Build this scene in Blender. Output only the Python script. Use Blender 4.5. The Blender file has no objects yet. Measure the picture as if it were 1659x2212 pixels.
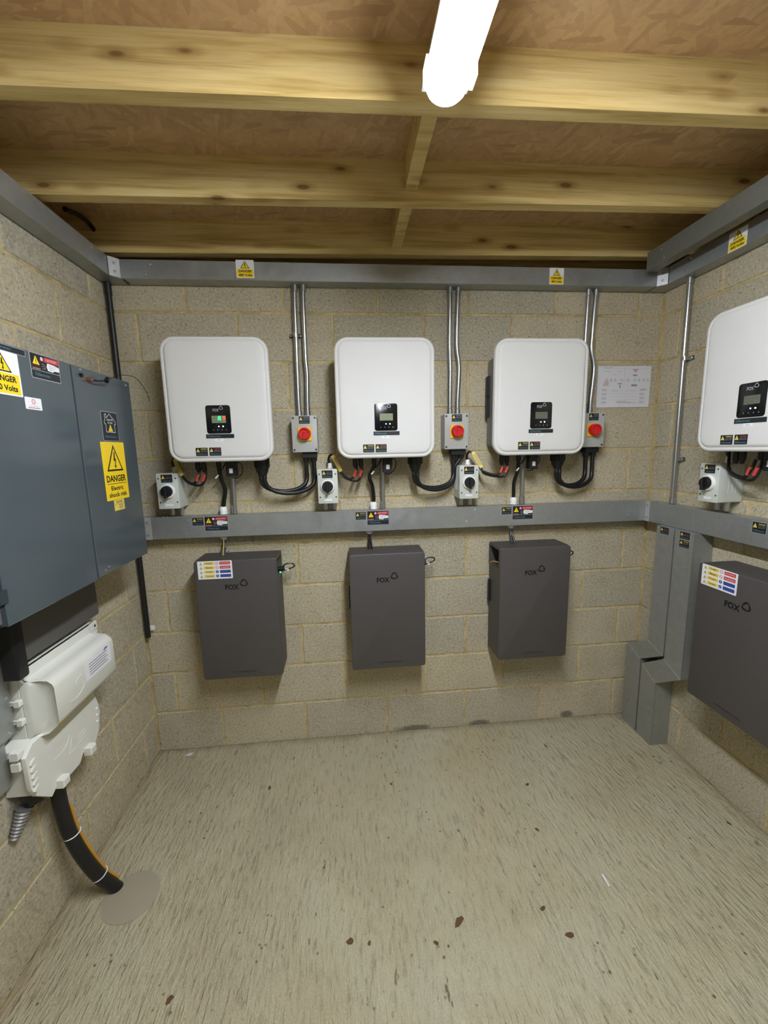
import bpy, math, random
from mathutils import Vector, Matrix
random.seed(7)
SC = bpy.context.scene
COL = SC.collection

# ------------------------------------------------------------------ camera
cam_d = bpy.data.cameras.new('camera')
cam_d.sensor_fit = 'VERTICAL'
cam_d.sensor_height = 36.0
cam_d.sensor_width = 27.0
cam_d.lens = 877.59 / 2212 * 36.0
cam_d.clip_start = 0.02
cam = bpy.data.objects.new('camera', cam_d)
COL.objects.link(cam)
_R = Vector((0.99545208, -0.09295316, -0.02085325))
_U = Vector((0.03465735, 0.14946668, 0.98815919))
_F = Vector((0.08873565, 0.98438784, -0.15200843))
_M = Matrix((_R, _U, -_F)).transposed().to_4x4()
_M.translation = Vector((0.269, -2.0969, 1.5976))
cam.matrix_world = _M
SC.camera = cam

# ------------------------------------------------------------------ world, exposure
w = bpy.data.worlds.new('world')
SC.world = w
w.use_nodes = True
w.node_tree.nodes['Background'].inputs[0].default_value = (0.02, 0.022, 0.025, 1)
w.node_tree.nodes['Background'].inputs[1].default_value = 0.5
vs = SC.view_settings
vs.view_transform = 'Standard'
vs.look = 'None'
vs.gamma = 1.0
vs.use_curve_mapping = False
vs.exposure = 3.22
LAMP = 17.0            # strength of the batten's diffuser

XL, XR, Z1 = -0.7957, 1.9367, 0.2261
PI = math.pi

# ------------------------------------------------------------------ materials
def srgb(r, g, b):
    f = lambda c: (c/255/12.92 if c/255 <= 0.04045 else ((c/255+0.055)/1.055)**2.4)
    return (f(r), f(g), f(b), 1)

class NT:
    def __init__(s, name):
        s.m = bpy.data.materials.new(name)
        s.m.use_nodes = True
        s.t = s.m.node_tree
        s.b = s.t.nodes['Principled BSDF']
    def n(s, typ, **kw):
        nd = s.t.nodes.new(typ)
        for k, v in kw.items():
            if k.startswith('_'):
                setattr(nd, k[1:], v)
            else:
                nd.inputs[k].default_value = v
        return nd
    def l(s, a, b): s.t.links.new(a, b)
    def ramp(s, fac, stops, interp='LINEAR'):
        r = s.n('ShaderNodeValToRGB')
        r.color_ramp.interpolation = interp
        e = r.color_ramp.elements
        while len(e) < len(stops): e.new(0.5)
        for el, (p, c) in zip(e, stops):
            el.position = p
            el.color = c if not isinstance(c, (int, float)) else (c, c, c, 1)
        s.l(fac, r.inputs[0])
        return r.outputs[0]
    def pos(s, scale=(1, 1, 1), rot=(0, 0, 0), obj=False):
        mp = s.n('ShaderNodeMapping', Scale=scale, Rotation=rot)
        if obj:
            s.l(s.n('ShaderNodeTexCoord').outputs['Object'], mp.inputs[0])
        else:
            s.l(s.n('ShaderNodeNewGeometry').outputs['Position'], mp.inputs[0])
        return mp.outputs[0]
    def noise(s, vec, scale, detail=3, rough=0.5, dist=0.0):
        nn = s.n('ShaderNodeTexNoise', Scale=scale, Detail=detail, Roughness=rough, Distortion=dist)
        s.l(vec, nn.inputs['Vector'])
        return nn.outputs[0]
    def mix(s, a, b, fac, mode='MIX'):
        mx = s.n('ShaderNodeMix', _data_type='RGBA', _blend_type=mode)
        for sock, v in ((mx.inputs[0], fac), (mx.inputs[6], a), (mx.inputs[7], b)):
            if hasattr(v, 'is_linked'): s.l(v, sock)
            else: sock.default_value = v
        return mx.outputs[2]
    def math(s, op, a, b=0.0):
        mx = s.n('ShaderNodeMath', _operation=op)
        for sock, v in ((mx.inputs[0], a), (mx.inputs[1], b)):
            if hasattr(v, 'is_linked'): s.l(v, sock)
            else: sock.default_value = v
        return mx.outputs[0]
    def bump(s, h, strength=0.3, dist=0.005):
        bp = s.n('ShaderNodeBump', Strength=strength, Distance=dist)
        s.l(h, bp.inputs['Height'])
        s.l(bp.outputs[0], s.b.inputs['Normal'])
    def col(s, c): 
        if hasattr(c, 'is_linked'): s.l(c, s.b.inputs['Base Color'])
        else: s.b.inputs['Base Color'].default_value = c

def plain(name, rgb, rough=0.5, metal=0.0, bumpy=0.0, bscale=300, spec=0.5, var=0.06):
    t = NT(name)
    v = t.pos()
    nz = t.noise(v, 9, 3)
    c = srgb(*rgb)
    dk = tuple(x*(1-var) for x in c[:3]) + (1,)
    t.col(t.mix(dk, c, nz))
    t.b.inputs['Roughness'].default_value = rough
    t.b.inputs['Metallic'].default_value = metal
    t.b.inputs['Specular IOR Level'].default_value = spec
    if bumpy:
        t.bump(t.noise(v, bscale, 2), bumpy, 0.001)
    return t.m

def emit(name, rgb, s):
    t = NT(name)
    t.col(srgb(*rgb))
    t.b.inputs['Emission Color'].default_value = srgb(*rgb)
    t.b.inputs['Emission Strength'].default_value = s
    return t.m

M = {}
def mat_block():
    t = NT('aggregate block')
    v = t.pos()
    rnd = t.n('ShaderNodeObjectInfo').outputs['Random']
    base = t.ramp(rnd, [(0, srgb(200, 187, 156)), (0.45, srgb(194, 183, 155)), (0.65, srgb(184, 176, 154)), (0.85, srgb(168, 165, 150)), (1, srgb(202, 189, 157))])
    big = t.noise(v, 5, 4, 0.6)
    c = t.mix(base, srgb(158, 145, 116), t.ramp(big, [(0.45, 0), (0.8, 0.75)]))
    fine = t.noise(v, 95, 5, 0.75)
    c = t.mix(c, t.ramp(fine, [(0.3, srgb(96, 88, 72)), (0.48, srgb(170, 160, 134)), (0.7, srgb(222, 212, 186))]), 0.52)
    vo = t.n('ShaderNodeTexVoronoi', Scale=75, Randomness=1)
    t.l(v, vo.inputs['Vector'])
    pits = t.math('MULTIPLY', t.ramp(vo.outputs['Distance'], [(0.1, 1), (0.24, 0)]), t.ramp(t.noise(v, 38, 2), [(0.52, 0), (0.6, 1)]))
    c = t.mix(c, srgb(66, 60, 48), t.math('MULTIPLY', pits, 0.85))
    vo2 = t.n('ShaderNodeTexVoronoi', Scale=42, Randomness=1)
    t.l(v, vo2.inputs['Vector'])
    fl = t.math('MULTIPLY', t.ramp(vo2.outputs['Distance'], [(0.06, 1), (0.13, 0)]), t.ramp(t.noise(v, 23, 2), [(0.56, 0), (0.62, 1)]))
    c = t.mix(c, srgb(232, 226, 208), t.math('MULTIPLY', fl, 0.7))
    sx = t.n('ShaderNodeSeparateXYZ'); t.l(v, sx.inputs[0])
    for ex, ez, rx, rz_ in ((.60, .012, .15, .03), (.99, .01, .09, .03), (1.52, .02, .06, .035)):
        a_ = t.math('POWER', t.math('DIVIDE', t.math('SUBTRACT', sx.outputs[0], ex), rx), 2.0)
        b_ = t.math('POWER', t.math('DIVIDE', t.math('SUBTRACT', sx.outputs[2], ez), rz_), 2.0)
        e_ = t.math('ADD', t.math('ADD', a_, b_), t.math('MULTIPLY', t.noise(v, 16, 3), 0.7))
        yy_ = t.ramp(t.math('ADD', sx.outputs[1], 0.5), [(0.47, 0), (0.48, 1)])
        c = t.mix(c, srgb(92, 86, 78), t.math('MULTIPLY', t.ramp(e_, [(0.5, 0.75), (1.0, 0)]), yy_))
    t.col(c)
    t.b.inputs['Roughness'].default_value = 0.92
    t.b.inputs['Specular IOR Level'].default_value = 0.2
    h = t.math('SUBTRACT', fine, pits)
    t.bump(h, 0.55, 0.004)
    return t.m
def mat_mortar():
    t = NT('sandy mortar')
    v = t.pos()
    a = t.noise(v, 14, 4, 0.6)
    c = t.ramp(a, [(0.3, srgb(166, 146, 96)), (0.55, srgb(200, 180, 128)), (0.75, srgb(214, 198, 150))])
    f = t.noise(v, 160, 3, 0.7)
    c = t.mix(c, srgb(120, 102, 62), t.ramp(f, [(0.5, 0), (0.75, 0.6)]))
    t.col(c)
    t.b.inputs['Roughness'].default_value = 0.95
    t.bump(f, 0.5, 0.003)
    return t.m
def mat_floor():
    t = NT('brushed concrete')
    v = t.pos()
    wob = t.n('ShaderNodeVectorMath', _operation='SCALE')
    nn = t.n('ShaderNodeTexNoise', Scale=2.2, Detail=2)
    t.l(v, nn.inputs['Vector'])
    t.l(nn.outputs['Color'], wob.inputs[0]); wob.inputs['Scale'].default_value = 0.05
    add = t.n('ShaderNodeVectorMath', _operation='ADD')
    t.l(v, add.inputs[0]); t.l(wob.outputs[0], add.inputs[1])
    mp = t.n('ShaderNodeMapping', Scale=(1, 0.2, 1))
    t.l(add.outputs[0], mp.inputs[0])
    ridge = t.noise(mp.outputs[0], 78, 3, 0.55)
    mp2 = t.n('ShaderNodeMapping', Scale=(1, 0.3, 1))
    t.l(add.outputs[0], mp2.inputs[0])
    rid2 = t.noise(mp2.outputs[0], 130, 3, 0.6)
    big = t.noise(v, 2.3, 4, 0.55)
    c = t.ramp(big, [(0.3, srgb(170, 159, 126)), (0.5, srgb(181, 172, 138)), (0.72, srgb(186, 181, 152))])
    c = t.mix(c, srgb(186, 166, 122), t.ramp(t.noise(v, 1.6, 3), [(0.55, 0), (0.8, 0.5)]))
    c = t.mix(c, srgb(128, 116, 90), t.ramp(ridge, [(0.28, 0.6), (0.46, 0)]))
    c = t.mix(t.mix(c, srgb(214, 206, 182), t.ramp(ridge, [(0.58, 0), (0.8, 0.35)])), t.ramp(t.noise(v, 190, 3, 0.7), [(0.3, srgb(120, 110, 88)), (0.7, srgb(220, 212, 190))]), 0.22)
    spk = t.noise(mp2.outputs[0], 48, 3, 0.6)
    c = t.mix(c, srgb(82, 72, 54), t.math('MULTIPLY', t.ramp(spk, [(0.66, 0), (0.72, 0.8)]), t.ramp(big, [(0.35, 0.3), (0.6, 1)])))
    vd = t.n('ShaderNodeTexVoronoi', Scale=34, Randomness=1); t.l(add.outputs[0], vd.inputs['Vector'])
    c = t.mix(c, srgb(74, 64, 48), t.math('MULTIPLY', t.ramp(vd.outputs['Distance'], [(0.1, 0.85), (0.2, 0)]), t.ramp(t.noise(v, 6, 4, 0.7), [(0.52, 0), (0.62, 1)])))
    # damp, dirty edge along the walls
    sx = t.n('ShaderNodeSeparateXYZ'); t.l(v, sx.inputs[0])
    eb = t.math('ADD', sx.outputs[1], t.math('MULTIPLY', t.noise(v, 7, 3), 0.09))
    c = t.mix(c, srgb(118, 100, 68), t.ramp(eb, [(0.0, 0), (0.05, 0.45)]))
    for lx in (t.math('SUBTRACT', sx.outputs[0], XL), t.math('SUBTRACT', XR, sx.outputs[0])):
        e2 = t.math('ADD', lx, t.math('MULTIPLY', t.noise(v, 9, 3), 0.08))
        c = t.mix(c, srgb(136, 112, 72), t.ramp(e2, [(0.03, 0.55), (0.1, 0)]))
    t.col(c)
    t.b.inputs['Roughness'].default_value = 0.82
    t.b.inputs['Specular IOR Level'].default_value = 0.3
    h = t.math('ADD', ridge, t.math('MULTIPLY', rid2, 0.45))
    t.bump(h, 1.0, 0.02)
    return t.m
def mat_pine():
    t = NT('pine joist')
    rnd = t.n('ShaderNodeObjectInfo').outputs['Random']
    off = t.n('ShaderNodeCombineXYZ')
    t.l(t.math('MULTIPLY', rnd, 17.0), off.inputs[0])
    t.l(t.math('MULTIPLY', rnd, 9.0), off.inputs[2])
    ad = t.n('ShaderNodeVectorMath', _operation='ADD')
    t.l(t.n('ShaderNodeTexCoord').outputs['Object'], ad.inputs[0]); t.l(off.outputs[0], ad.inputs[1])
    def mp(sc):
        m_ = t.n('ShaderNodeMapping', Scale=sc); t.l(ad.outputs[0], m_.inputs[0]); return m_.outputs[0]
    g = t.noise(mp((0.7, 10, 14)), 3, 4, 0.6, 0.3)
    g2 = t.noise(mp((1.2, 40, 60)), 3, 3, 0.6)
    c = t.ramp(g, [(0.3, srgb(172, 144, 84)), (0.5, srgb(204, 178, 116)), (0.7, srgb(216, 194, 136))])
    c = t.mix(c, srgb(128, 98, 50), t.ramp(g2, [(0.55, 0), (0.75, 0.4)]))
    vo = t.n('ShaderNodeTexVoronoi', Scale=1.0, Randomness=0.9)
    t.l(mp((7, 17, 19)), vo.inputs['Vector'])
    sc_ = t.n('ShaderNodeSeparateColor'); t.l(vo.outputs['Color'], sc_.inputs[0])
    sel = t.ramp(sc_.outputs[0], [(0.72, 0), (0.73, 1)])
    k = t.math('MULTIPLY', t.ramp(vo.outputs['Distance'], [(0.13, 1), (0.2, 0)]), sel)
    c = t.mix(c, srgb(74, 50, 24), t.math('MULTIPLY', k, 0.85))
    halo = t.math('MULTIPLY', t.ramp(vo.outputs['Distance'], [(0.2, 0.5), (0.45, 0)]), sel)
    c = t.mix(c, srgb(140, 104, 54), halo)
    t.col(c)
    t.b.inputs['Roughness'].default_value = 0.75
    t.b.inputs['Specular IOR Level'].default_value = 0.25
    t.bump(g2, 0.25, 0.002)
    return t.m
def mat_osb():
    t = NT('osb board')
    v = t.pos()
    c = srgb(140, 104, 64)
    nn = t.n('ShaderNodeTexNoise', Scale=6, Detail=2)
    t.l(v, nn.inputs['Vector'])
    heights = None
    for i, (rz, sc, thr, ca, cb) in enumerate(((0.5, (15, 60, 1), 0.0, (176, 138, 92), (196, 158, 110)), (-0.75, (13, 50, 1), 0.5, (188, 150, 104), (160, 122, 80)), (1.25, (14, 64, 1), 0.66, (204, 168, 120), (152, 112, 72)), (0.1, (13, 62, 1), 0.8, (132, 92, 56), (186, 148, 100)))):
        rt = t.n('ShaderNodeMapping', Rotation=(0, 0, rz), Scale=(1, 1, 1)); t.l(v, rt.inputs[0])
        sk = t.n('ShaderNodeMapping', Scale=sc, Location=(i*3.1, i*1.7, 0)); t.l(rt.outputs[0], sk.inputs[0])
        vo = t.n('ShaderNodeTexVoronoi', Scale=1.0, Randomness=1.0, _voronoi_dimensions='2D'); t.l(sk.outputs[0], vo.inputs['Vector'])
        sp = t.n('ShaderNodeSeparateColor'); t.l(vo.outputs['Color'], sp.inputs[0])
        cc = t.mix(srgb(*ca), srgb(*cb), sp.outputs[0])
        if thr == 0: c = cc; heights = sp.outputs[1]
        else:
            msk = t.ramp(sp.outputs[2], [(thr, 0), (thr+0.01, 1)])
            c = t.mix(c, cc, msk)
            heights = t.mix(heights, sp.outputs[1], msk)
    c = t.mix(c, srgb(120, 86, 52), t.ramp(t.noise(v, 60, 3, 0.6), [(0.5, 0), (0.8, 0.6)]))
    c = t.mix(c, srgb(200, 170, 126), 0.48)
    t.col(c)
    t.b.inputs['Roughness'].default_value = 0.6
    t.bump(heights, 0.3, 0.002)
    return t.m
def mat_galv(name, rgb, rough=0.42, metal=0.7):
    t = NT(name)
    v = t.pos()
    vo = t.n('ShaderNodeTexVoronoi', Scale=55); t.l(v, vo.inputs['Vector'])
    sp = t.n('ShaderNodeSeparateColor'); t.l(vo.outputs['Color'], sp.inputs[0])
    c = srgb(*rgb)
    a = tuple(x*0.88 for x in c[:3])+(1,)
    b = tuple(min(1, x*1.12) for x in c[:3])+(1,)
    cc = t.mix(a, b, t.noise(v, 6, 4, 0.6))
    cc = t.mix(cc, t.mix(a, b, sp.outputs[0]), 0.3)
    t.col(cc)
    t.b.inputs['Metallic'].default_value = metal
    t.l(t.ramp(t.noise(v, 22, 3), [(0.3, rough-0.06), (0.7, rough+0.08)]), t.b.inputs['Roughness'])
    return t.m

M['block'] = mat_block()
M['mortar'] = mat_mortar()
M['floor'] = mat_floor()
M['pine'] = mat_pine()
M['osb'] = mat_osb()
M['galv'] = mat_galv('galvanised steel', (170, 173, 171), 0.42)
M['galv_dark'] = mat_galv('dull galvanised steel', (160, 162, 156), 0.5, 0.55)
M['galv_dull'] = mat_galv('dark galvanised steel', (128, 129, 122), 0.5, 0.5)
M['conduit'] = plain('bright conduit steel', (190, 192, 192), 0.3, metal=0.95)
M['plate'] = mat_galv('joint plate steel', (205, 206, 204), 0.42, 0.6)
M['screw'] = mat_galv('screw steel', (220, 222, 222), 0.25, 0.95)
M['patch'] = plain('screed patch', (158, 148, 126), 0.95, bumpy=0.6, bscale=120)
M['inv'] = plain('white powder coat', (214, 213, 208), 0.62, bumpy=0.05, spec=0.3)
M['inv_body'] = plain('cast aluminium', (140, 138, 134), 0.5, metal=0.4)
M['black'] = plain('black plastic', (22, 22, 24), 0.45)
M['cable'] = plain('black cable', (20, 20, 22), 0.4)
M['glass'] = plain('black glass', (10, 10, 14), 0.22)
M['lcd'] = plain('lcd', (126, 134, 98), 0.35)
M['lcd_dim'] = plain('lcd dim', (98, 100, 84), 0.3)
M['led_b'] = emit('blue led', (90, 150, 255), 3.0)
M['led_g'] = emit('green led', (150, 255, 215), 3.0)
M['led_g2'] = emit('green status led', (60, 255, 120), 2.5)
M['scr_g'] = emit('screen green', (40, 210, 130), 0.12)  # reflected colour on the screen, set as weak emission
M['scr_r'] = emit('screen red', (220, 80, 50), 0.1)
M['led_r'] = emit('red led', (255, 90, 70), 2.0)
M['batt'] = plain('charcoal powder coat', (76, 72, 70), 0.5, bumpy=0.12, bscale=500)
M['batt_in'] = plain('dark recess', (16, 16, 18), 0.7)
M['logo_dark'] = plain('logo black', (16, 15, 15), 0.5)
M['logo_soft'] = plain('faint lettering', (46, 43, 40), 0.5)
M['iso'] = plain('light grey plastic', (200, 204, 194), 0.4)
M['iso_dk'] = plain('screw recess', (40, 42, 42), 0.5)
M['sw'] = plain('grey plastic', (176, 176, 170), 0.42)
M['red'] = plain('red plastic', (206, 32, 36), 0.35)
M['yellow'] = plain('yellow plastic', (250, 190, 20), 0.4)
M['white'] = plain('white plastic', (243, 243, 238), 0.4)
M['cream'] = plain('off white moulding', (222, 221, 208), 0.42, bumpy=0.08)
M['slate'] = plain('slate grey enamel', (76, 85, 88), 0.16, var=0.03, spec=0.45)
M['slate_dk'] = plain('slate grey edge', (52, 60, 64), 0.35)
M['dkpanel'] = plain('dark grey sheet', (96, 94, 88), 0.5, metal=0.2)
M['paper'] = plain('paper', (218, 216, 218), 0.8)
M['ink'] = plain('grey ink', (150, 148, 150), 0.8)
M['ink_dk'] = plain('dark ink', (92, 92, 94), 0.8)
M['ink_red'] = plain('red ink', (198, 140, 140), 0.8)
M['s_black'] = plain('label black', (22, 22, 26), 0.4)
M['s_teal'] = plain('label dark teal', (24, 34, 38), 0.4)
M['s_tealtext'] = plain('label teal lettering', (96, 128, 138), 0.4)
M['s_yellow'] = plain('label yellow', (250, 214, 30), 0.4)
M['s_pale'] = plain('label pale yellow', (232, 206, 90), 0.4)
M['s_white'] = plain('label white', (236, 236, 236), 0.4)
M['s_grey'] = plain('label grey', (150, 150, 152), 0.4)
M['s_red'] = plain('label red', (200, 62, 66), 0.4)
M['s_dkred'] = plain('label dark red', (118, 40, 42), 0.4)
M['s_blue'] = plain('label blue', (40, 66, 150), 0.4)
M['s_pink'] = plain('label pink', (230, 190, 190), 0.4)
M['copper'] = plain('copper', (196, 120, 84), 0.3, metal=0.8)
M['wire_y'] = plain('ochre cable', (196, 142, 44), 0.5)
M['wire_r'] = plain('red sleeve', (196, 66, 58), 0.5)
M['leaf'] = plain('dry leaf', (92, 66, 40), 0.9)
M['lamp'] = emit('lit diffuser', (236, 243, 255), LAMP)
M['lamp_end'] = emit('faintly lit end cap', (236, 243, 255), 0.55)
M['lamp_body'] = plain('lamp body', (220, 222, 224), 0.4)

# ------------------------------------------------------------------ mesh helpers
class MB:
    def __init__(s): s.v = []; s.f = []; s.mi = []; s.mats = []
    def m(s, name):
        if name not in s.mats: s.mats.append(name)
        return s.mats.index(name)
    def add(s, verts, faces, mat):
        o = len(s.v); k = s.m(mat)
        s.v += [tuple(p) for p in verts]
        for f in faces:
            s.f.append(tuple(i+o for i in f)); s.mi.append(k)
        return s
    def loft(s, rings, mat, cap0=True, cap1=True):
        n = len(rings[0]); vs_ = [p for r in rings for p in r]; fs = []
        for i in range(len(rings)-1):
            for j in range(n):
                a = i*n+j; b = i*n+(j+1) % n
                fs.append((a, b, b+n, a+n))
        if cap0: fs.append(tuple(reversed(range(n))))
        if cap1: fs.append(tuple(range((len(rings)-1)*n, len(rings)*n)))
        return s.add(vs_, fs, mat)
    def box(s, x0, x1, y0, y1, z0, z1, mat, ch=0.0):
        # y1 is the front (outward, smaller y); ch = chamfer of the front edge
        if y1 > y0: y0, y1 = y1, y0
        r = lambda y, c: [(x0+c, y, z0+c), (x1-c, y, z0+c), (x1-c, y, z1-c), (x0+c, y, z1-c)]
        rings = [r(y0, 0), r(y1+ch, 0), r(y1, ch)] if ch else [r(y0, 0), r(y1, 0)]
        return s.loft(rings, mat)
    def slab(s, outline, y0, y1, mat):      # outline in (x, z), counter clockwise
        return s.loft([[(x, y0, z) for x, z in outline], [(x, y1, z) for x, z in outline]], mat)
    def rplate(s, x0, x1, z0, z1, r, y0, y1, mat, bev=0.003, n=6, nb=3):
        rings = [[(x, y0, z) for x, z in rrect(x0, x1, z0, z1, r, n)]]
        for i in range(nb+1):
            a = i/nb*PI/2
            ins = bev*(1-math.cos(a)); yy = y1+bev*(1-math.sin(a))
            rings.append([(x, yy, z) for x, z in rrect(x0+ins, x1-ins, z0+ins, z1-ins, max(r-ins, 1e-4), n)])
        return s.loft(rings, mat)
    def cyl(s, c, axis, r, h, mat, n=16, r2=None, bev=0.0):
        ax = Vector(axis).normalized(); a = ax.orthogonal().normalized(); b = ax.cross(a)
        c = Vector(c); r2 = r if r2 is None else r2
        ring = lambda rr, t: [c+ax*t+a*rr*math.cos(2*PI*i/n)+b*rr*math.sin(2*PI*i/n) for i in range(n)]
        rings = [ring(r, 0), ring(r2, h-bev)] + ([ring(r2-bev, h)] if bev else [])
        return s.loft(rings, mat)
    def lathe(s, c, axis, prof, mat, n=20):
        ax = Vector(axis).normalized(); a = ax.orthogonal().normalized(); b = ax.cross(a); c = Vector(c)
        return s.loft([[c+ax*t+a*r*math.cos(2*PI*i/n)+b*r*math.sin(2*PI*i/n) for i in range(n)] for t, r in prof], mat)
    def tube(s, pts, r, mat, n=10, smooth=6):
        P = catmull([Vector(p) for p in pts], smooth) if smooth > 1 and len(pts) > 2 else [Vector(p) for p in pts]
        rings = []; prev = None
        for i, p in enumerate(P):
            d = (P[min(i+1, len(P)-1)]-P[max(i-1, 0)]).normalized()
            if prev is None: a = d.orthogonal().normalized()
            else: a = (prev-d*prev.dot(d)).normalized()
            prev = a; b = d.cross(a)
            rr = r[min(i*len(r)//len(P), len(r)-1)] if isinstance(r, (list, tuple)) else r
            rings.append([p+a*rr*math.cos(2*PI*k/n)+b*rr*math.sin(2*PI*k/n) for k in range(n)])
        return s.loft(rings, mat)
    def mesh(s, name, smooth=True):
        me = bpy.data.meshes.new(name)
        me.from_pydata(s.v, [], s.f)
        for k in s.mats: me.materials.append(M[k])
        me.polygons.foreach_set('material_index', s.mi)
        if smooth:
            me.polygons.foreach_set('use_smooth', [True]*len(s.f))
            me.set_sharp_from_angle(angle=math.radians(38))
        me.update()
        return me
    def obj(s, name, parent=None, smooth=True, label=None):
        o = bpy.data.objects.new(name, s.mesh(name, smooth))
        COL.objects.link(o)
        if parent: o.parent = parent
        if label: o['label'] = label
        return o

def rrect(x0, x1, z0, z1, r, n=6):
    out = []
    for cx, cz, a0 in ((x1-r, z0+r, -PI/2), (x1-r, z1-r, 0), (x0+r, z1-r, PI/2), (x0+r, z0+r, PI)):
        for i in range(n+1):
            a = a0+i/n*PI/2
            out.append((cx+r*math.cos(a), cz+r*math.sin(a)))
    return out
def catmull(P, k):
    Q = [2*P[0]-P[1]]+P+[2*P[-1]-P[-2]]; out = []
    for i in range(1, len(Q)-2):
        for j in range(k):
            t = j/k
            out.append(0.5*((2*Q[i])+(Q[i+1]-Q[i-1])*t+(2*Q[i-1]-5*Q[i]+4*Q[i+1]-Q[i+2])*t*t+(3*Q[i]-Q[i-1]-3*Q[i+1]+Q[i+2])*t**3))
    return out+[P[-1]]

def thing(name, label, cat, loc=(0, 0, 0), rz=0.0, group=None):
    o = bpy.data.objects.new(name, None)
    o.empty_display_size = 0.05
    COL.objects.link(o)
    o.location = loc; o.rotation_euler = (0, 0, rz)
    o['label'] = label; o['category'] = cat
    if group: o['group'] = group
    return o
def tag(o, label, cat, group=None):
    o['label'] = label; o['category'] = cat
    if group: o['group'] = group
    return o
def struct(o):
    o['kind'] = 'structure'; return o
RZ_R, RZ_L = -PI/2, PI/2

# ---- text and stickers
_tc = {}
def text_geo(s):
    if s in _tc: return _tc[s]
    wt = {'FOX': .034, 'DANGER': .03, 'Electric': .025, 'shock risk': .025, '400 Volts': .03}.get(s, .014)
    cu = bpy.data.curves.new('txt', 'FONT'); cu.body = s; cu.size = 1; cu.resolution_u = 2
    cu.offset = wt
    ob = bpy.data.objects.new('txt', cu); COL.objects.link(ob)
    me = bpy.data.meshes.new_from_object(ob)
    V = [(v.co.x, v.co.y) for v in me.vertices]; F = [tuple(p.vertices) for p in me.polygons]
    bpy.data.objects.remove(ob); bpy.data.meshes.remove(me); bpy.data.curves.remove(cu)
    x0 = min(v[0] for v in V); x1 = max(v[0] for v in V); y0 = min(v[1] for v in V); y1 = max(v[1] for v in V)
    _tc[s] = ([((x-x0)/(x1-x0), (y-y0)/(y1-y0)) for x, y in V], F)
    return _tc[s]
def decal(mb, kind, d, mat, *a):
    """flat printed element in the plane y=-d ; coordinates x, z"""
    if kind == 'rect':
        x0, x1, z0, z1 = a
        mb.add([(x0, -d, z0), (x1, -d, z0), (x1, -d, z1), (x0, -d, z1)], [(0, 1, 2, 3)], mat)
    elif kind == 'poly':
        pts, = a
        mb.add([(x, -d, z) for x, z in pts], [tuple(range(len(pts)))], mat)
    elif kind == 'disc':
        cx, cz, r = a[:3]
        n = 18
        mb.add([(cx+r*math.cos(2*PI*i/n), -d, cz+r*math.sin(2*PI*i/n)) for i in range(n)], [tuple(range(n))], mat)
    elif kind == 'ring':
        cx, cz, r, r2 = a[:4]; n = 24
        vs_ = []; fs = []
        for i in range(n):
            c, s_ = math.cos(2*PI*i/n), math.sin(2*PI*i/n)
            vs_ += [(cx+r*c, -d, cz+r*s_), (cx+r2*c, -d, cz+r2*s_)]
            j = (i+1) % n
            fs.append((2*i+1, 2*i, 2*j, 2*j+1))
        mb.add(vs_, fs, mat)
    elif kind == 'text':
        s, x0, x1, z0, z1 = a
        V, F = text_geo(s)
        mb.add([(x0+(x1-x0)*x, -d, z0+(z1-z0)*y) for x, y in V], F, mat)
def warn_tri(mb, d, cx, z0, wd, h, yel='s_yellow', line='s_black', border=True, bolt=True):
    if border:
        decal(mb, 'poly', d, line, [(cx-wd/2, z0), (cx+wd/2, z0), (cx, z0+h)])
        k = 0.8
        decal(mb, 'poly', d+0.0003, yel, [(cx-wd/2*k, z0+h*0.065), (cx+wd/2*k, z0+h*0.065), (cx, z0+h*(0.065+k))])
        d += 0.0003
    else:
        decal(mb, 'poly', d, yel, [(cx-wd/2, z0), (cx+wd/2, z0), (cx, z0+h)])
    d += 0.0003
    if bolt:
        q = lambda x, z: (cx+x*wd, z0+z*h)
        decal(mb, 'poly', d, line, [q(-.01, .72), q(-.06, .42), q(.03, .44), q(.05, .72)])
        decal(mb, 'poly', d, line, [q(-.06, .42), q(-.02, .36), q(.09, .46), q(.03, .47)])
        decal(mb, 'poly', d, line, [q(.0, .2), q(.03, .14), q(.09, .46), q(.04, .46)])
        decal(mb, 'poly', d, line, [q(.02, .09), q(.09, .2), q(-.04, .22)])
    else:
        decal(mb, 'rect', d, line, cx-wd*.03, cx+wd*.03, z0+h*.24, z0+h*.6)
        decal(mb, 'rect', d, line, cx-wd*.03, cx+wd*.03, z0+h*.1, z0+h*.18)
def fox(mb, x0, x1, z0, z1, d, mat):
    wd = x1-x0; h = z1-z0
    decal(mb, 'text', d, mat, 'FOX', x0, x0+wd*.6, z0, z0+h*.55)
    cx, cz, r = x0+wd*.82, z0+h*.64, h*.36
    n = 28; vs_ = []; fs = []
    for i in range(n):
        a = 2*PI*i/n
        k = 1+0.1*math.cos(3*(a+0.55)); k2 = 0.66+0.1*math.cos(3*(a+0.9))
        vs_ += [(cx+r*k*math.cos(a), -d, cz+r*k*math.sin(a)), (cx+r*k2*math.cos(a), -d, cz+r*k2*math.sin(a))]
        j = (i+1) % n; fs.append((2*i+1, 2*i, 2*j, 2*j+1))
    mb.add(vs_, fs, mat)
def brandline(mb, x0, x1, z0, z1, d, mat='s_tealtext'):
    h = z1-z0
    decal(mb, 'ring', d, mat, x0+h*.5, (z0+z1)/2, h*.45, h*.3)
    decal(mb, 'text', d, mat, 'Electrotec', x0+h*1.2, x1, z0+h*.1, z1-h*.1)

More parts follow.
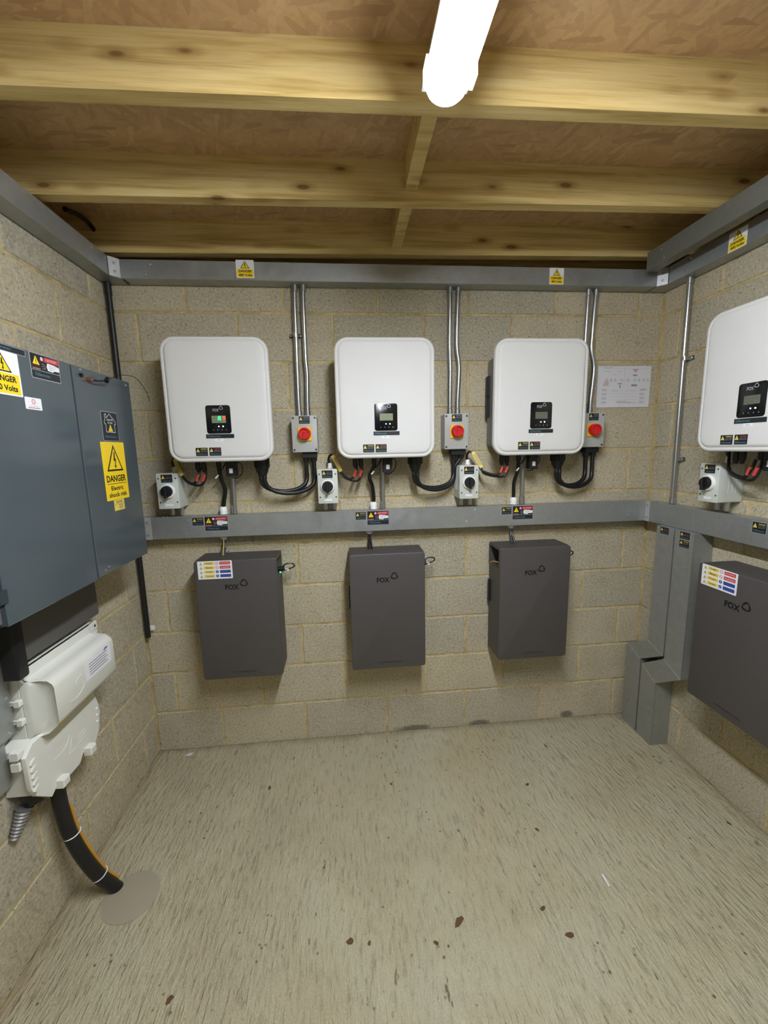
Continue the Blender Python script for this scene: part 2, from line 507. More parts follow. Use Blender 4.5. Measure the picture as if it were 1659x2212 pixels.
def small_label(parent, x0, x1, z0, z1, d, headmat='s_yellow', border=False, name='warning_sticker'):
    mb = MB(); w_ = x1-x0; h = z1-z0
    if border: mb.rplate(x0-.0025, x1+.0025, z0-.0025, z1+.0025, .004, -d, -d-.0004, 's_grey', .0001, 3, 1); d += .0005
    mb.rplate(x0, x1, z0, z1, .002, -d, -d-.0004, 's_black', .0001, 3, 1)
    d += .0007
    decal(mb, 'rect', d, 's_teal', x0+w_*.03, x1-w_*.03, z0+h*.05, z0+h*.38)
    warn_tri(mb, d, x0+w_*.19, z0+h*.47, w_*.3, h*.44, 's_pale', 's_black', False, False)
    decal(mb, 'text', d, headmat, 'WARNING', x0+w_*.42, x1-w_*.07, z0+h*.76, z0+h*.9)
    for k in range(2): decal(mb, 'text', d, 's_grey', ('Isolate supply', 'before work')[k], x0+w_*.42, x1-w_*.08, z0+h*(.6-.13*k), z0+h*(.7-.13*k))
    brandline(mb, x0+w_*.1, x1-w_*.1, z0+h*.12, z0+h*.3, d+.0003)
    return mb.obj(name, parent, False)
def big_label(parent, x0, x1, z0, z1, d, name='warning_sticker'):
    mb = MB(); w_ = x1-x0; h = z1-z0
    mb.rplate(x0-.003, x1+.003, z0-.003, z1+.003, .004, -d, -d-.0004, 's_grey', .0001, 3, 1); d += .0005
    mb.rplate(x0, x1, z0, z1, .002, -d, -d-.0004, 's_black', .0001, 3, 1); d += .0007
    decal(mb, 'rect', d, 's_grey', x0, x1, z0+h*.31, z0+h*.34)
    decal(mb, 'rect', d, 's_teal', x0+w_*.01, x1-w_*.01, z0+h*.02, z0+h*.30)
    brandline(mb, x0+w_*.08, x0+w_*.62, z0+h*.08, z0+h*.24, d+.0003)
    warn_tri(mb, d, x0+w_*.17, z0+h*.56, w_*.24, h*.36, 's_yellow', 's_black', False, True)
    decal(mb, 'text', d, 's_dkred', 'DUAL SUPPLY', x0+w_*.04, x0+w_*.32, z0+h*.45, z0+h*.53)
    decal(mb, 'text', d, 's_pink', 'isolate', x0+w_*.04, x0+w_*.3, z0+h*.37, z0+h*.43)
    decal(mb, 'disc', d, 's_pink', x0+w_*.38, z0+h*.84, h*.085)
    decal(mb, 'poly', d, 's_red', [(x0+w_*.45, z0+h*.74), (x1-w_*.02, z0+h*.74), (x1-w_*.02, z0+h*.96), (x0+w_*.47, z0+h*.94)])
    decal(mb, 'text', d+.0003, 's_pink', 'CAUTION', x0+w_*.52, x1-w_*.1, z0+h*.8, z0+h*.9)
    for k in range(3): decal(mb, 'text', d, 's_grey', ('Main', 'switch', 'off')[k], x0+w_*.37, x0+w_*.5, z0+h*(.6-.09*k), z0+h*(.66-.09*k))
    decal(mb, 'poly', d+.0006, 's_white', [(x0+w_*.55, z0+h*.4), (x0+w_*.74, z0+h*.37), (x0+w_*.78, z0+h*.44), (x1-w_*.01, z0+h*.45), (x1-w_*.01, z0+h*.64), (x0+w_*.8, z0+h*.7), (x0+w_*.56, z0+h*.72), (x0+w_*.52, z0+h*.56)])
    for k in range(3): decal(mb, 'rect', d+.0009, 's_grey', x0+w_*.6, x0+w_*(.74+.08*k), z0+h*(.46+.08*k), z0+h*(.475+.08*k))
    return mb.obj(name, parent, False)
def danger400(parent, x0, x1, z0, z1, d, name='danger_sign'):
    mb = MB(); w_ = x1-x0; h = z1-z0
    mb.rplate(x0, x1, z0, z1, .002, -d, -d-.0005, 's_white', .0001, 3, 1); d += .0008
    decal(mb, 'rect', d, 's_yellow', x0+w_*.05, x1-w_*.05, z0+h*.04, z0+h*.5)
    warn_tri(mb, d+.0003, x0+w_*.5, z0+h*.53, w_*.52, h*.42, 's_yellow', 's_black')
    decal(mb, 'text', d+.0004, 's_black', 'DANGER', x0+w_*.14, x1-w_*.14, z0+h*.31, z0+h*.45)
    decal(mb, 'text', d+.0004, 's_black', '400 Volts', x0+w_*.14, x1-w_*.14, z0+h*.1, z0+h*.24)
    return mb.obj(name, parent, False)
def screw(parent, x, z, d, r=.004, name='screw', mat='screw'):
    mb = MB(); mb.lathe((x, -d, z), (0, -1, 0), [(0, r), (r*.35, r*.9), (r*.6, r*.5), (r*.62, 0.0003)], mat, 10)
    return mb.obj(name, parent)

# ------------------------------------------------------------------ setting
_bm = {}
def block_mesh(wd, h):
    k = (round(wd, 3), round(h, 3))
    if k not in _bm:
        mb = MB(); mb.box(-wd/2, wd/2, 0.05, 0, -h/2, h/2, 'block', 0.003)
        _bm[k] = mb.mesh('block', False)
    return _bm[k]
def block_wall(name, origin, rz, u0, u1, first_even, phase_even, phase_odd, ztop=2.464):
    """u runs along local x; odd rows have joints at phase_odd + .45k, even rows at phase_even + .45k"""
    mb = MB(); mb.box(u0-.1, u1+.1, 0.1, 0.0035, -0.02, ztop, 'mortar')
    wall = struct(mb.obj(name, None, False)); wall.location = origin; wall.rotation_euler = (0, 0, rz)
    r = 1
    while True:
        zb = 0 if r == 1 else Z1+.225*(r-2)
        zt = Z1+.225*(r-1)
        if zb > ztop-.02: break
        zt = min(zt, ztop+.005)
        ph = phase_odd if r % 2 else phase_even
        k = math.floor((u0-ph)/.45)
        us = [u0]+[ph+.45*i for i in range(k, k+14) if u0+.03 < ph+.45*i < u1-.03]+[u1]
        for a, b in zip(us[:-1], us[1:]):
            x0, x1 = a+.005, b-.005; z0, z1 = zb+(.005 if r > 1 else 0), zt-.005
            o = bpy.data.objects.new('block', block_mesh(x1-x0, z1-z0)); COL.objects.link(o)
            o.parent = wall
            o.location = ((x0+x1)/2, random.uniform(-.001, .0012), (z0+z1)/2)
            o.rotation_euler = (random.uniform(-.003, .003), random.uniform(-.002, .002), random.uniform(-.002, .002))
        r += 1
    return wall
YF = -2.75
block_wall('wall_back', (0, 0, 0), 0, XL+.001, XR-.001, True, .225, 0.0)
block_wall('wall_left', (XL, 0, 0), RZ_L, YF, -.002, True, -1.6*.225, -.6*.225)      # local x -> world y
block_wall('wall_right', (XR, 0, 0), RZ_R, .002, -YF, True, .52*.225, 1.5*.225)      # local x -> -world y
mb = MB()       # invented, unseen wall behind the camera; its open doorway cuts bounced light
for a, b, c, d in ((XL-.1, -.35, -.02, 2.46), (1.25, XR+.1, -.02, 2.46), (-.35, 1.25, 2.08, 2.46)):
    mb.box(a, b, YF-.1, YF, c, d, 'block')
struct(mb.obj('wall_front', None, False))
mb = MB(); mb.box(XL-.05, XR+.05, .05, YF, -.1, 0, 'floor')
floor = struct(mb.obj('floor', None, False))
mb = MB()
n = 26
mb.lathe((-.568, -.757, -.004), (0, 0, 1), [(0, .093), (.0055, .093), (.0065, .088), (.007, .0004)], 'patch', n)
o = mb.obj('screed_patch', floor); o['label'] = 'round patch of smooth grey screed'
# ceiling : OSB deck on a slight fall, joists and noggins are its parts
SLOPE = 0.0125
zc = lambda x, b: b+SLOPE*x
def sloped_box(x0, x1, y0, y1, b0, b1, mat, zoff=True):
    mb = MB()
    r = lambda x: [(x, y0, zc(x, b0)), (x, y1, zc(x, b0)), (x, y1, zc(x, b1)), (x, y0, zc(x, b1))]
    mb.loft([r(x0), r(x1)], mat)
    return mb
ceiling = struct(sloped_box(XL-.12, XR+.12, YF, .12, 2.612, 2.66, 'osb').obj('ceiling', None, False))
for yf in (-.08, -.487, -.912, -1.33, -1.75, -2.17, -2.6):
    sloped_box(XL-.1, XR+.1, yf, yf+.044, 2.478, 2.6125, 'pine').obj('joist', ceiling, False)
for nme, bx_ in (('trim_1', (XL-.14, XL-.1, .12, YF)), ('trim_2', (XR+.1, XR+.14, .12, YF)), ('trim_3', (XL-.14, XR+.14, .14, .1)), ('trim_4', (XL-.14, XR+.14, YF, YF-.04))):
    struct(MB().box(*bx_, 2.40, 2.64, 'pine').obj(nme, None, False))
for x0, x1, ya, yb, zb in ((.515, .56, -.868, -.487, 2.517), (.512, .557, -.443, -.08, 2.508), (.52, .565, -1.286, -.912, 2.517), (.52, .565, -1.706, -1.33, 2.517)):
    sloped_box(x0, x1, ya, yb, zb, 2.6125, 'pine').obj('noggin', ceiling, False)

# ------------------------------------------------------------------ lamp
t = thing('batten_light', 'long lit fluorescent batten light fixed under the ceiling joists', 'light', (.533, -.985, 2.40))
mb = MB()
L_ = 1.25
prof = [(-.04, .0), (-.05, .012), (-.05, .034)]
def diff(y, s_):
    pts = []
    for i in range(13):
        a = PI*i/12
        pts.append((-.05*s_*math.cos(a), y, .036-.036*s_*math.sin(a)))
    return pts
mb.loft([diff(-.052, 1), diff(-L_+.052, 1)], 'lamp', False, False)
mb.obj('diffuser', t)
for s_, y0 in ((1, -.05), (-1, -L_+.05)):
    rings = [diff(y0-s_*.004, 1.02)]
    for k in range(6):
        a = PI/2*k/5
        rings.append(diff(y0+s_*.05*math.sin(a), max(.12, math.cos(a))*1.02))
    if s_ < 0: rings = rings[::-1]
    mb = MB(); mb.loft(rings[::-1], 'lamp_end'); mb.obj('end_cap', t)
mb = MB(); mb.box(-.055, .055, -.02, -L_+.02, .0365, .046, 'lamp_body'); mb.obj('rim', t, False)  # lip added to keep the diffuser's light off the ceiling
mb = MB(); mb.box(-.045, .045, -.02, -L_+.02, .046, .082, 'lamp_body'); mb.obj('lamp_body', t, False)
for sx in (-1, 1):
    for yy in (-.075, -L_+.075, -L_/2):
        mb = MB(); mb.box(sx*.049, sx*.058, yy-.02, yy+.02, .018, .052, 'lamp_end'); mb.obj('clip', t, False)

# ------------------------------------------------------------------ trunking
def joint_plate(parent, x0, x1, z0, z1, d):
    o = MB().box(x0, x1, -d, -d-.002, z0, z1, 'plate').obj('joint_plate', parent, False)
    for zz in (z0+.022, z1-.022):
        MB().lathe(((x0+x1)/2, -d-.002, zz), (0, -1, 0), [(0, .006), (.0025, .0055), (.003, .0004)], 'galv_dark', 10).obj('screw', o)
# lower, back wall
lt = thing('steel_trunking', 'long grey steel trunking across the back wall between the white inverters and dark batteries', 'trunking', (0, 0, 1.19), 0, 'grey steel trunking on the walls')
MB().box(-.75, 1.8647, -.002, -.068, 0, .104, 'galv').obj('trunking_body', lt, False)
MB().box(-.75, 1.8647, -.066, -.073, -.001, .107, 'galv', .0015).obj('cover', lt, False)
joint_plate(lt, -.709, -.678, -.001, .107, .073)
for x, z in ((-.505, .085), (-.52, .02), (.925, .09), (.88, .03), (1.74, .09), (1.77, .03), (-.60, .107), (-.62, .107)):
    screw(lt, x, z, .073)
for cx in (-.345, .401, 1.143):
    a = {-.345: -.484, .401: .308, 1.143: 1.067}[cx]
    small_label(lt, a, a+.051, .061, .098, .073, 's_pale', True)
    b = {-.345: -.426, .401: .367, 1.143: 1.126}[cx]
    big_label(lt, b, b+.107, .033, .101, .073)
# lower, right wall: local x = -(y), local y = x - XR
lr = thing('steel_trunking', 'grey steel trunking along the right wall over the twin vertical trunkings', 'trunking', (XR, 0, 1.19), RZ_R, 'grey steel trunking on the walls')
MB().box(.0735, 2.6, -.002, -.068, 0, .104, 'galv').obj('trunking_body', lr, False)
MB().box(.0735, 2.6, -.066, -.073, -.001, .107, 'galv', .0015).obj('cover', lr, False)
joint_plate(lr, .0745, .103, -.001, .107, .073)
for x, z in ((.21, .082), (.205, .02), (.12, .107), (.15, .107)): screw(lr, x, z, .073)
small_label(lr, .657, .71, .055, .096, .073, 's_pale', True)
big_label(lr, .722, .83, .03, .1, .073)
# top, back wall
tb = thing('steel_trunking', 'high grey steel trunking across the back wall just below the joists with two danger signs', 'trunking', (0, 0, 2.366), 0, 'grey steel trunking on the walls')
MB().slab([(-.68, 0), (1.826, 0), (1.826, .078), (-.68, .078)], -.002, -.07, 'galv').obj('trunking_body', tb, False)
MB().box(-.69, 1.831, -.068, -.0755, -.0005, .079, 'galv', .0015).obj('cover', tb, False)
danger400(tb, -.193, -.114, .009, .085, .0755)
danger400(tb, 1.275, 1.347, .003, .077, .0755)
for x, z in ((-.56, .06), (-.585, .018), (.77, .06), (.73, .02), (1.65, .018)): screw(tb, x, z, .0755)
# corner pieces with chamfered inside corner
def corner(side):
    lab = 'short chamfered corner trunking in the top %s corner of the back wall' % ('left' if side < 0 else 'right')
    x0 = XL if side < 0 else XR
    t = thing('corner_trunking', lab, 'trunking', (x0, 0, 2.366), 0)
    s_ = -side
    pts = [(0, -.002), (s_*.1, -.002), (s_*.106, -.0755), (s_*.075, -.108), (s_*.002, -.112)]
    if s_ < 0: pts = pts[::-1]
    mb = MB(); mb.loft([[(x, y, 0) for x, y in pts[::-1]], [(x, y, .079) for x, y in pts[::-1]]], 'galv')
    mb.obj('trunking_body', t, False)
    a, b = (s_*.106, -.0755), (s_*.075, -.108)
    nx, ny = s_*.7, -.7
    mb = MB(); q = [(a[0]+nx*.001, a[1]+ny*.001), (b[0]+nx*.001, b[1]+ny*.001), (b[0]+nx*.003, b[1]+ny*.003), (a[0]+nx*.003, a[1]+ny*.003)]
    mb.loft([[(x, y, .001) for x, y in q], [(x, y, .078) for x, y in q]], 'plate')
    p = mb.obj('joint_plate', t, False)
    for zz in (.022, .056):
        MB().lathe(((a[0]+b[0])/2+nx*.003, (a[1]+b[1])/2+ny*.003, zz), (nx, ny, 0), [(0, .0065), (.002, .006), (.0025, .0004)], 'galv_dark', 10).obj('screw', p)
corner(-1); corner(1)
# top, left wall: local x = y
tl = thing('steel_trunking', 'high grey steel trunking along the left wall under the joists', 'trunking', (XL, 0, 2.366), RZ_L, 'grey steel trunking on the walls')
MB().box(-2.7, -.112, -.002, -.07, 0, .078, 'galv').obj('trunking_body', tl, False)
MB().box(-2.7, -.112, -.068, -.075, -.0005, .079, 'galv', .0015).obj('cover', tl, False)
for x, z in ((-.22, .06), (-.24, .015)): screw(tl, x, z, .075)
# top, right wall
tr = thing('steel_trunking', 'high grey steel trunking on the right wall carrying a danger sign', 'trunking', (XR, 0, 2.366), RZ_R, 'grey steel trunking on the walls')
MB().box(.112, 2.7, -.002, -.07, 0, .078, 'galv').obj('trunking_body', tr, False)
MB().box(.112, 2.7, -.068, -.075, -.0005, .079, 'galv', .0015).obj('cover', tr, False)
danger400(tr, .425, .504, -.003, .071, .0755)
for x, z in ((.24, .06), (.205, .018)): screw(tr, x, z, .075)
# second one above it
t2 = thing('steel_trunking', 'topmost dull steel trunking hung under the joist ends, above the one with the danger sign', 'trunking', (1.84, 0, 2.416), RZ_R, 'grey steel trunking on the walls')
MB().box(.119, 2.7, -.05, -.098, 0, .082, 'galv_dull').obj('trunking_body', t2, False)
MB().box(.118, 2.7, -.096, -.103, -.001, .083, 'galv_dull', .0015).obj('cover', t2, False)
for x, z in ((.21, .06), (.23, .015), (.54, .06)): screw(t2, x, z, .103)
# twin vertical trunkings by the right corner, local x = -y
def vtrunk(u0, u1, v0, v1, zt, zi, zo, label, stickers):
    """u0..u1 upper run, v0..v1 lower run; zi/zo = z of the jog bends"""
    t = thing('vertical_trunking', label, 'trunking', (XR, 0, 0), RZ_R)
    z1a, z1b, z2a, z2b = zi
    out = [(v0, .001), (v1, .001), (v1, z2b), (u1, z1b), (u1, zt), (u0, zt), (u0, z1a), (v0, z2a)]
    mb = MB()
    dd = [-.002, -.094]
    mb.loft([[(x, y, z) for x, z in out] for y in dd], 'galv_dark')
    mb.obj('trunking_body', t, False)
    mb = MB(); mb.loft([[(x, y, z) for x, z in out] for y in (-.093, -.1)], 'galv_dark'); mb.obj('cover', t, False)
    for a, b in (((v0, z2a), (v1, z2b)), ((u0, z1a), (u1, z1b))):      # mitred seams
        dx, dz = b[0]-a[0], b[1]-a[1]; l = math.hypot(dx, dz); px, pz = -dz/l*.0012, dx/l*.0012
        MB().slab([(a[0]+px, a[1]+pz), (a[0]-px, a[1]-pz), (b[0]-px, b[1]-pz), (b[0]+px, b[1]+pz)], -.0995, -.1006, 'plate').obj('seam', t, False)
    for x, z in ((u0+.01, zt-.012), (u1-.01, zt-.014), ((u0+u1)/2, z1a+.0), ((u0+v1)/2, (z1b+z2b)/2+.03), ((v0+v1)/2+.02, .2), ((v0+v1)/2, .13)):
        screw(t, x, z, .1, .0035)
    for s_ in stickers: small_label(t, *s_, .1, 's_dkred' if s_[3] > 1.16 else 's_pale', True)
    return t
vtrunk(.198, .306, .046, .157, 1.188, (.565, .531, .479, .437), 0, 'vertical steel trunking nearest the back corner, with a sideways jog low down', [(.222, .276, 1.152, 1.186)])
vtrunk(.315, .422, .168, .272, 1.188, (.520, .469, .417, .361), 0, 'vertical jogged steel trunking beside the right hand battery, two stickers at its top', [(.345, .4, 1.153, 1.186), (.345, .4, 1.113, 1.146)])

# ------------------------------------------------------------------ inverters
WHO = ['first', 'second', 'third', 'fourth']
def inverter(loc, rz, label, dim):
    t = thing('inverter', label, 'inverter', loc, rz, 'white wall inverters')
    # local z = 0 at the bottom of the cover; 0.455 wide, 0.533 high, cover front at y = -.212
    W2, H = .2265, .533
    mb = MB()
    rings = []
    def rr(ins, y, r=.062): rings.append([(x, y, z) for x, z in rrect(-W2+ins, W2-ins, ins, H-ins, max(r-ins, .01), 8)])
    rr(.006, -.178); rr(0, -.182); rr(0, -.200); rr(.003, -.205); rr(.007, -.207); rr(.013, -.2065); rr(.015, -.2045); rr(.018, -.2065); rr(.022, -.2105); rr(.028, -.2118); rr(.05, -.212)
    mb.loft(rings, 'inv'); mb.obj('cover', t)
    mb = MB(); mb.rplate(-.198, .198, .045, .475, .02, -.03, -.178, 'inv_body', .002, 4, 1)
    b = mb.obj('body', t)
    for k in range(12):
        for sx in (-1, 1):
            pass
    f = MB()
    for k in range(16):
        x = -.15+.02*k
        f.box(x-.0015, x+.0015, -.008, -.03, .07, .46, 'inv_body')
    f.obj('cooling_fins', b, False)
    for sx, zz in ((-1, .34), (-1, .24)):
        mb = MB(); mb.rplate(-.009, .009, -.05, .05, .006, 0, -.03, 'black', .002, 3, 1)
        o = mb.obj('side_vent', b); o.location = (sx*.2025, -.035, zz); 
    mb = MB(); mb.box(-.16, .16, -.004, -.03, .16, .4, 'inv_body'); mb.obj('wall_bracket', t, False)
    # display
    D = .2122; x0, x1, z0, z1 = -.0535, .0515, .123, .245
    mb = MB(); mb.rplate(x0, x1, z0, z1, .011, -D+.001, -D-.0012, 'glass', .0006, 6, 2); d = mb.obj('display', t)
    mb = MB(); decal(mb, 'rect', D+.0016, 'lcd_dim' if dim else 'lcd', x0+.024, x0+.084, z0+.046, z0+.077)
    for k in range(2):
        decal(mb, 'text', D+.0019, 'ink_dk' if dim else 's_tealtext', ('PAC 0.00kW', 'Normal')[k], x0+.03, x0+(.078, .06)[k], z0+.064-.012*k, z0+.070-.012*k)
    mb.obj('screen', d, False)
    mb = MB(); fox(mb, x0+.031, x0+.074, z0+.095, z0+.118, D+.0016, 's_grey'); mb.obj('logo', d, False)
    for k, (lx, m_) in enumerate(((.052, 'led_b'), (.070, 'led_g'))):
        MB().cyl((x0+lx, -D-.0010, z0+.031), (0, -1, 0), .0024, .0008, m_, 12).obj('status_light', d)
    mb = MB()
    for k in range(4): decal(mb, 'poly', D+.0016, 's_grey', [(x0+.026+.0185*k, z0+.014), (x0+.03+.0185*k, z0+.014), (x0+.0285+.0185*k, z0+.0195)])
    mb.obj('buttons', d, False)
    mb = MB(); mb.box(x0-.006, x1+.009, -D+.0005, -D-.0008, .103, .1205, 's_teal'); brandline(mb, x0, x0+.055, .107, .1165, D+.0013)
    mb.obj('name_strip', t, False)
    mb = MB(); mb.box(x0+.032, x0+.066, -D+.0005, -D-.0006, .09, .102, 's_white'); decal(mb, 'text', D+.001, 's_grey', 'INV 1' if False else 'INV', x0+.04, x0+.058, .093, .099)
    mb.obj('white_sticker', t, False)
    small_label(t, -.109, -.058, .027, .063, D, 's_pale'); small_label(t, -.0515, -.0005, .027, .063, D, 's_red')
    # connectors on the underside (body bottom z=.045)
    for cx in (-.145, -.118):
        MB().lathe((cx, -.10, .05), (0, 0, -1), [(0, .014), (.02, .014), (.03, .012), (.085, .012), (.09, .008), (.1, .007)], 'black', 10).obj('battery_connector', t)
    MB().lathe((-.052, -.09, .05), (0, 0, -1), [(0, .016), (.045, .016), (.05, .0125), (.078, .0115), (.085, .007)], 'black', 10).obj('signal_connector', t)
    mb = MB(); mb.rplate(-.012, .034, -.072, .05, .004, -.09, -.128, 'black', .002, 3, 1); dg = mb.obj('data_logger', t)
    mb = MB(); decal(mb, 'rect', .1285, 's_white', .004, .02, -.056, -.034)
    mb.obj('white_sticker', dg, False)
    MB().lathe((.15, -.10, .05), (0, 0, -1), [(0, .031), (.035, .031), (.037, .034), (.085, .034), (.088, .031), (.1, .029), (.112, .023), (.122, .02)], 'black', 18).obj('power_connector', t)
    f = MB()
    for k in range(14):
        a = 2*PI*k/14; c, s_ = math.cos(a), math.sin(a)
        f.cyl((.15+.034*c, -.1+.034*s_, -.033), (0, 0, 1), .0027, .044, 'black', 6)
    f.obj('grip_ribs', t, False)
    mb = MB(); mb.box(-.17, -.09, -.06, -.135, .02, .05, 'black'); mb.obj('connector_housing', t, False)
    mb = MB(); mb.tube([(.03, -.11, .0), (.055, -.1, -.02), (.05, -.08, -.06), (.025, -.07, -.082), (-.0, -.075, -.08)], .0025, 'cable', 6); mb.obj('aerial_lead', t)
    return t
inv_c = [-.281, .458, 1.193]
labs = ['white inverter on the back wall, farthest left, screen with coloured reflection', 'white inverter in the middle of the back wall', 'white inverter on the back wall next to the pinned paper sheet']
INV = []
for i, cx in enumerate(inv_c):
    INV.append(inverter((cx, 0, (1.559, 1.559, 1.557)[i]), 0, labs[i], i == 2))
INV.append(inverter((XR, -.727, 1.562), RZ_R, 'white inverter on the right wall, cut off by the right edge of the photo', True))

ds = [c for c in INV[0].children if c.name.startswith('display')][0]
mb = MB(); X0, Z0, DD = -.0535, .123, .2122+.0022  # coloured reflection put in as faintly glowing patches
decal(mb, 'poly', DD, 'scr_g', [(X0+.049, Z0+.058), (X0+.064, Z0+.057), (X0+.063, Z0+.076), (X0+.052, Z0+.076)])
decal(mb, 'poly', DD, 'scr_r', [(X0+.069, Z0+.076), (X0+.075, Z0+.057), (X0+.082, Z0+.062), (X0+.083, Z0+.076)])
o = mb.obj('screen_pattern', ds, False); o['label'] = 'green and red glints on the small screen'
# ------------------------------------------------------------------ batteries
def battery(loc, rz, label, sign, W=.372):
    t = thing('battery_unit', label, 'battery', loc, rz, 'charcoal wall batteries')
    W2, H = W/2, .595
    mb = MB(); mb.rplate(-W2, W2, 0, H, .012, -.168, -.19, 'batt', .004, 4, 3); mb.obj('front_cover', t)
    # body with open cable bay at the top of each side
    mb = MB(); mb.box(-W2+.004, W2-.004, -.025, -.168, .004, H-.115, 'batt'); b = mb.obj('body', t, False)
    mb = MB(); mb.box(-W2+.002, W2-.002, -.025, -.169, H-.016, H-.001, 'batt'); mb.obj('top_panel', t, False)
    mb = MB(); mb.box(-W2+.002, W2-.002, -.022, -.034, H-.117, H-.01, 'batt'); mb.obj('back_panel', t, False)
    mb = MB(); mb.box(-W2+.05, W2-.05, -.034, -.166, H-.116, H-.016, 'batt_in'); mb.obj('terminal_box', t, False)
    mb = MB(); mb.box(-.12, .12, -.002, -.025, .2, .45, 'galv_dark'); mb.obj('wall_bracket', t, False)
    mb = MB(); mb.rplate(-W2-.006, -W2+.006, .27, .39, .004, -.03, -.05, 'black', .002, 3, 1); mb.obj('carry_handle', t)
    mb = MB(); fox(mb, -.054, .052, H-.144, H-.096, .1908, 'logo_dark'); mb.obj('logo', t, False)
    mb = MB(); decal(mb, 'text', .1908, 'logo_soft', 'STRIVE FOR BETTER ENERGY', -.052, .064, .028, .036); mb.obj('lettering', t, False)
    if sign:
        x0, x1, z0, z1 = -W2+.018, -W2+.175, H-.087, H+.0
        d = .1905
        mb = MB(); mb.rplate(x0, x1, z0, z1, .003, -d, -d-.0005, 's_white', .0001, 3, 1); d += .0008
        w_, h = x1-x0, z1-z0
        for k in range(4):
            zz = z0+h*(.79-.235*k)
            warn_tri(mb, d, x0+w_*.1, zz, w_*.085, h*.15, 's_pale', 's_black', True, k == 1)
            decal(mb, 'rect', d, 's_pale', x0+w_*.18, x0+w_*.49, zz, zz+h*.16)
            decal(mb, 'text', d+.0003, 's_black', ('Danger', 'Electric', 'Danger', 'Corrosive')[k], x0+w_*.24, x0+w_*.43, zz+h*.04, zz+h*.12)
            m_ = 's_red' if k < 2 else 's_blue'
            decal(mb, 'rect', d, m_, x0+w_*.64, x0+w_*.95, zz-h*.0, zz+h*.16)
            decal(mb, 'text', d+.0003, 's_white' if k < 2 else 's_tealtext', ('No smoking', 'No naked flames', 'Wear gloves', 'Wear eye protection')[k], x0+w_*.67, x0+w_*.92, zz+h*.05, zz+h*.11)
            if k < 2:
                decal(mb, 'ring', d, 's_red', x0+w_*.56, zz+h*.08, h*.08, h*.062)
                decal(mb, 'poly', d, 's_red', [(x0+w_*.528, zz+h*.135), (x0+w_*.522, zz+h*.12), (x0+w_*.592, zz+h*.025), (x0+w_*.598, zz+h*.04)])
            else:
                decal(mb, 'disc', d, 's_blue', x0+w_*.56, zz+h*.08, h*.08)
                decal(mb, 'rect', d+.0003, 's_white', x0+w_*.554, x0+w_*.566, zz+h*.03, zz+h*.13)
        mb.obj('hazard_sign', t, False)
    # end loop of the link lead, with crimped tips
    X = W2-.05
    mb = MB(); z = H-.06
    mb.tube([(X, -.1, z-.02), (X+.05, -.1, z-.018), (X+.08, -.1, z+.005), (X+.112, -.095, z+.004), (X+.118, -.09, z-.012), (X+.095, -.09, z-.022), (X+.06, -.1, z-.03), (X, -.1, z-.03)], .0035, 'cable', 8)
    ld = mb.obj('link_lead', t)
    mb = MB(); mb.cyl((X+.03, -.1, z-.02), (1, .05, .1), .011, .042, 'black', 10); mb.obj('lead_plug', ld)
    mb = MB(); mb.tube([(X+.108, -.089, z-.018), (X+.095, -.088, z-.026), (X+.085, -.09, z-.03)], .004, 'wire_r', 6); mb.obj('red_sleeve', ld)
    mb = MB(); mb.box(X+.074, X+.092, -.085, -.096, z-.032, z-.022, 'white'); mb.obj('lead_tag', ld, False)
    return t
BATT = [battery((-.266, 0, .505), 0, 'charcoal battery on the back wall with hazard sign, nearest the slate grey cabinet', True, .379),
        battery((.452, 0, .503), 0, 'charcoal battery without sign at the middle of the back wall', False),
        battery((1.203, 0, .503), 0, 'charcoal battery on the back wall nearest the jogged vertical trunkings', False, .368),
        battery((XR, -.742, .503), RZ_R, 'charcoal battery on the right wall with white hazard sign', True)]
for z in (.50, .49):
    MB().cyl((.182, -.07, z), (1, 0, 0), .002, .006, 'led_g2', 8).obj('status_light', BATT[0])
mb = MB(); mb.tube([(-.16, -.14, .505), (-.188, -.12, .512), (-.205, -.1, .502)], .0022, 'wire_y', 6); mb.obj('loose_wire', BATT[2])

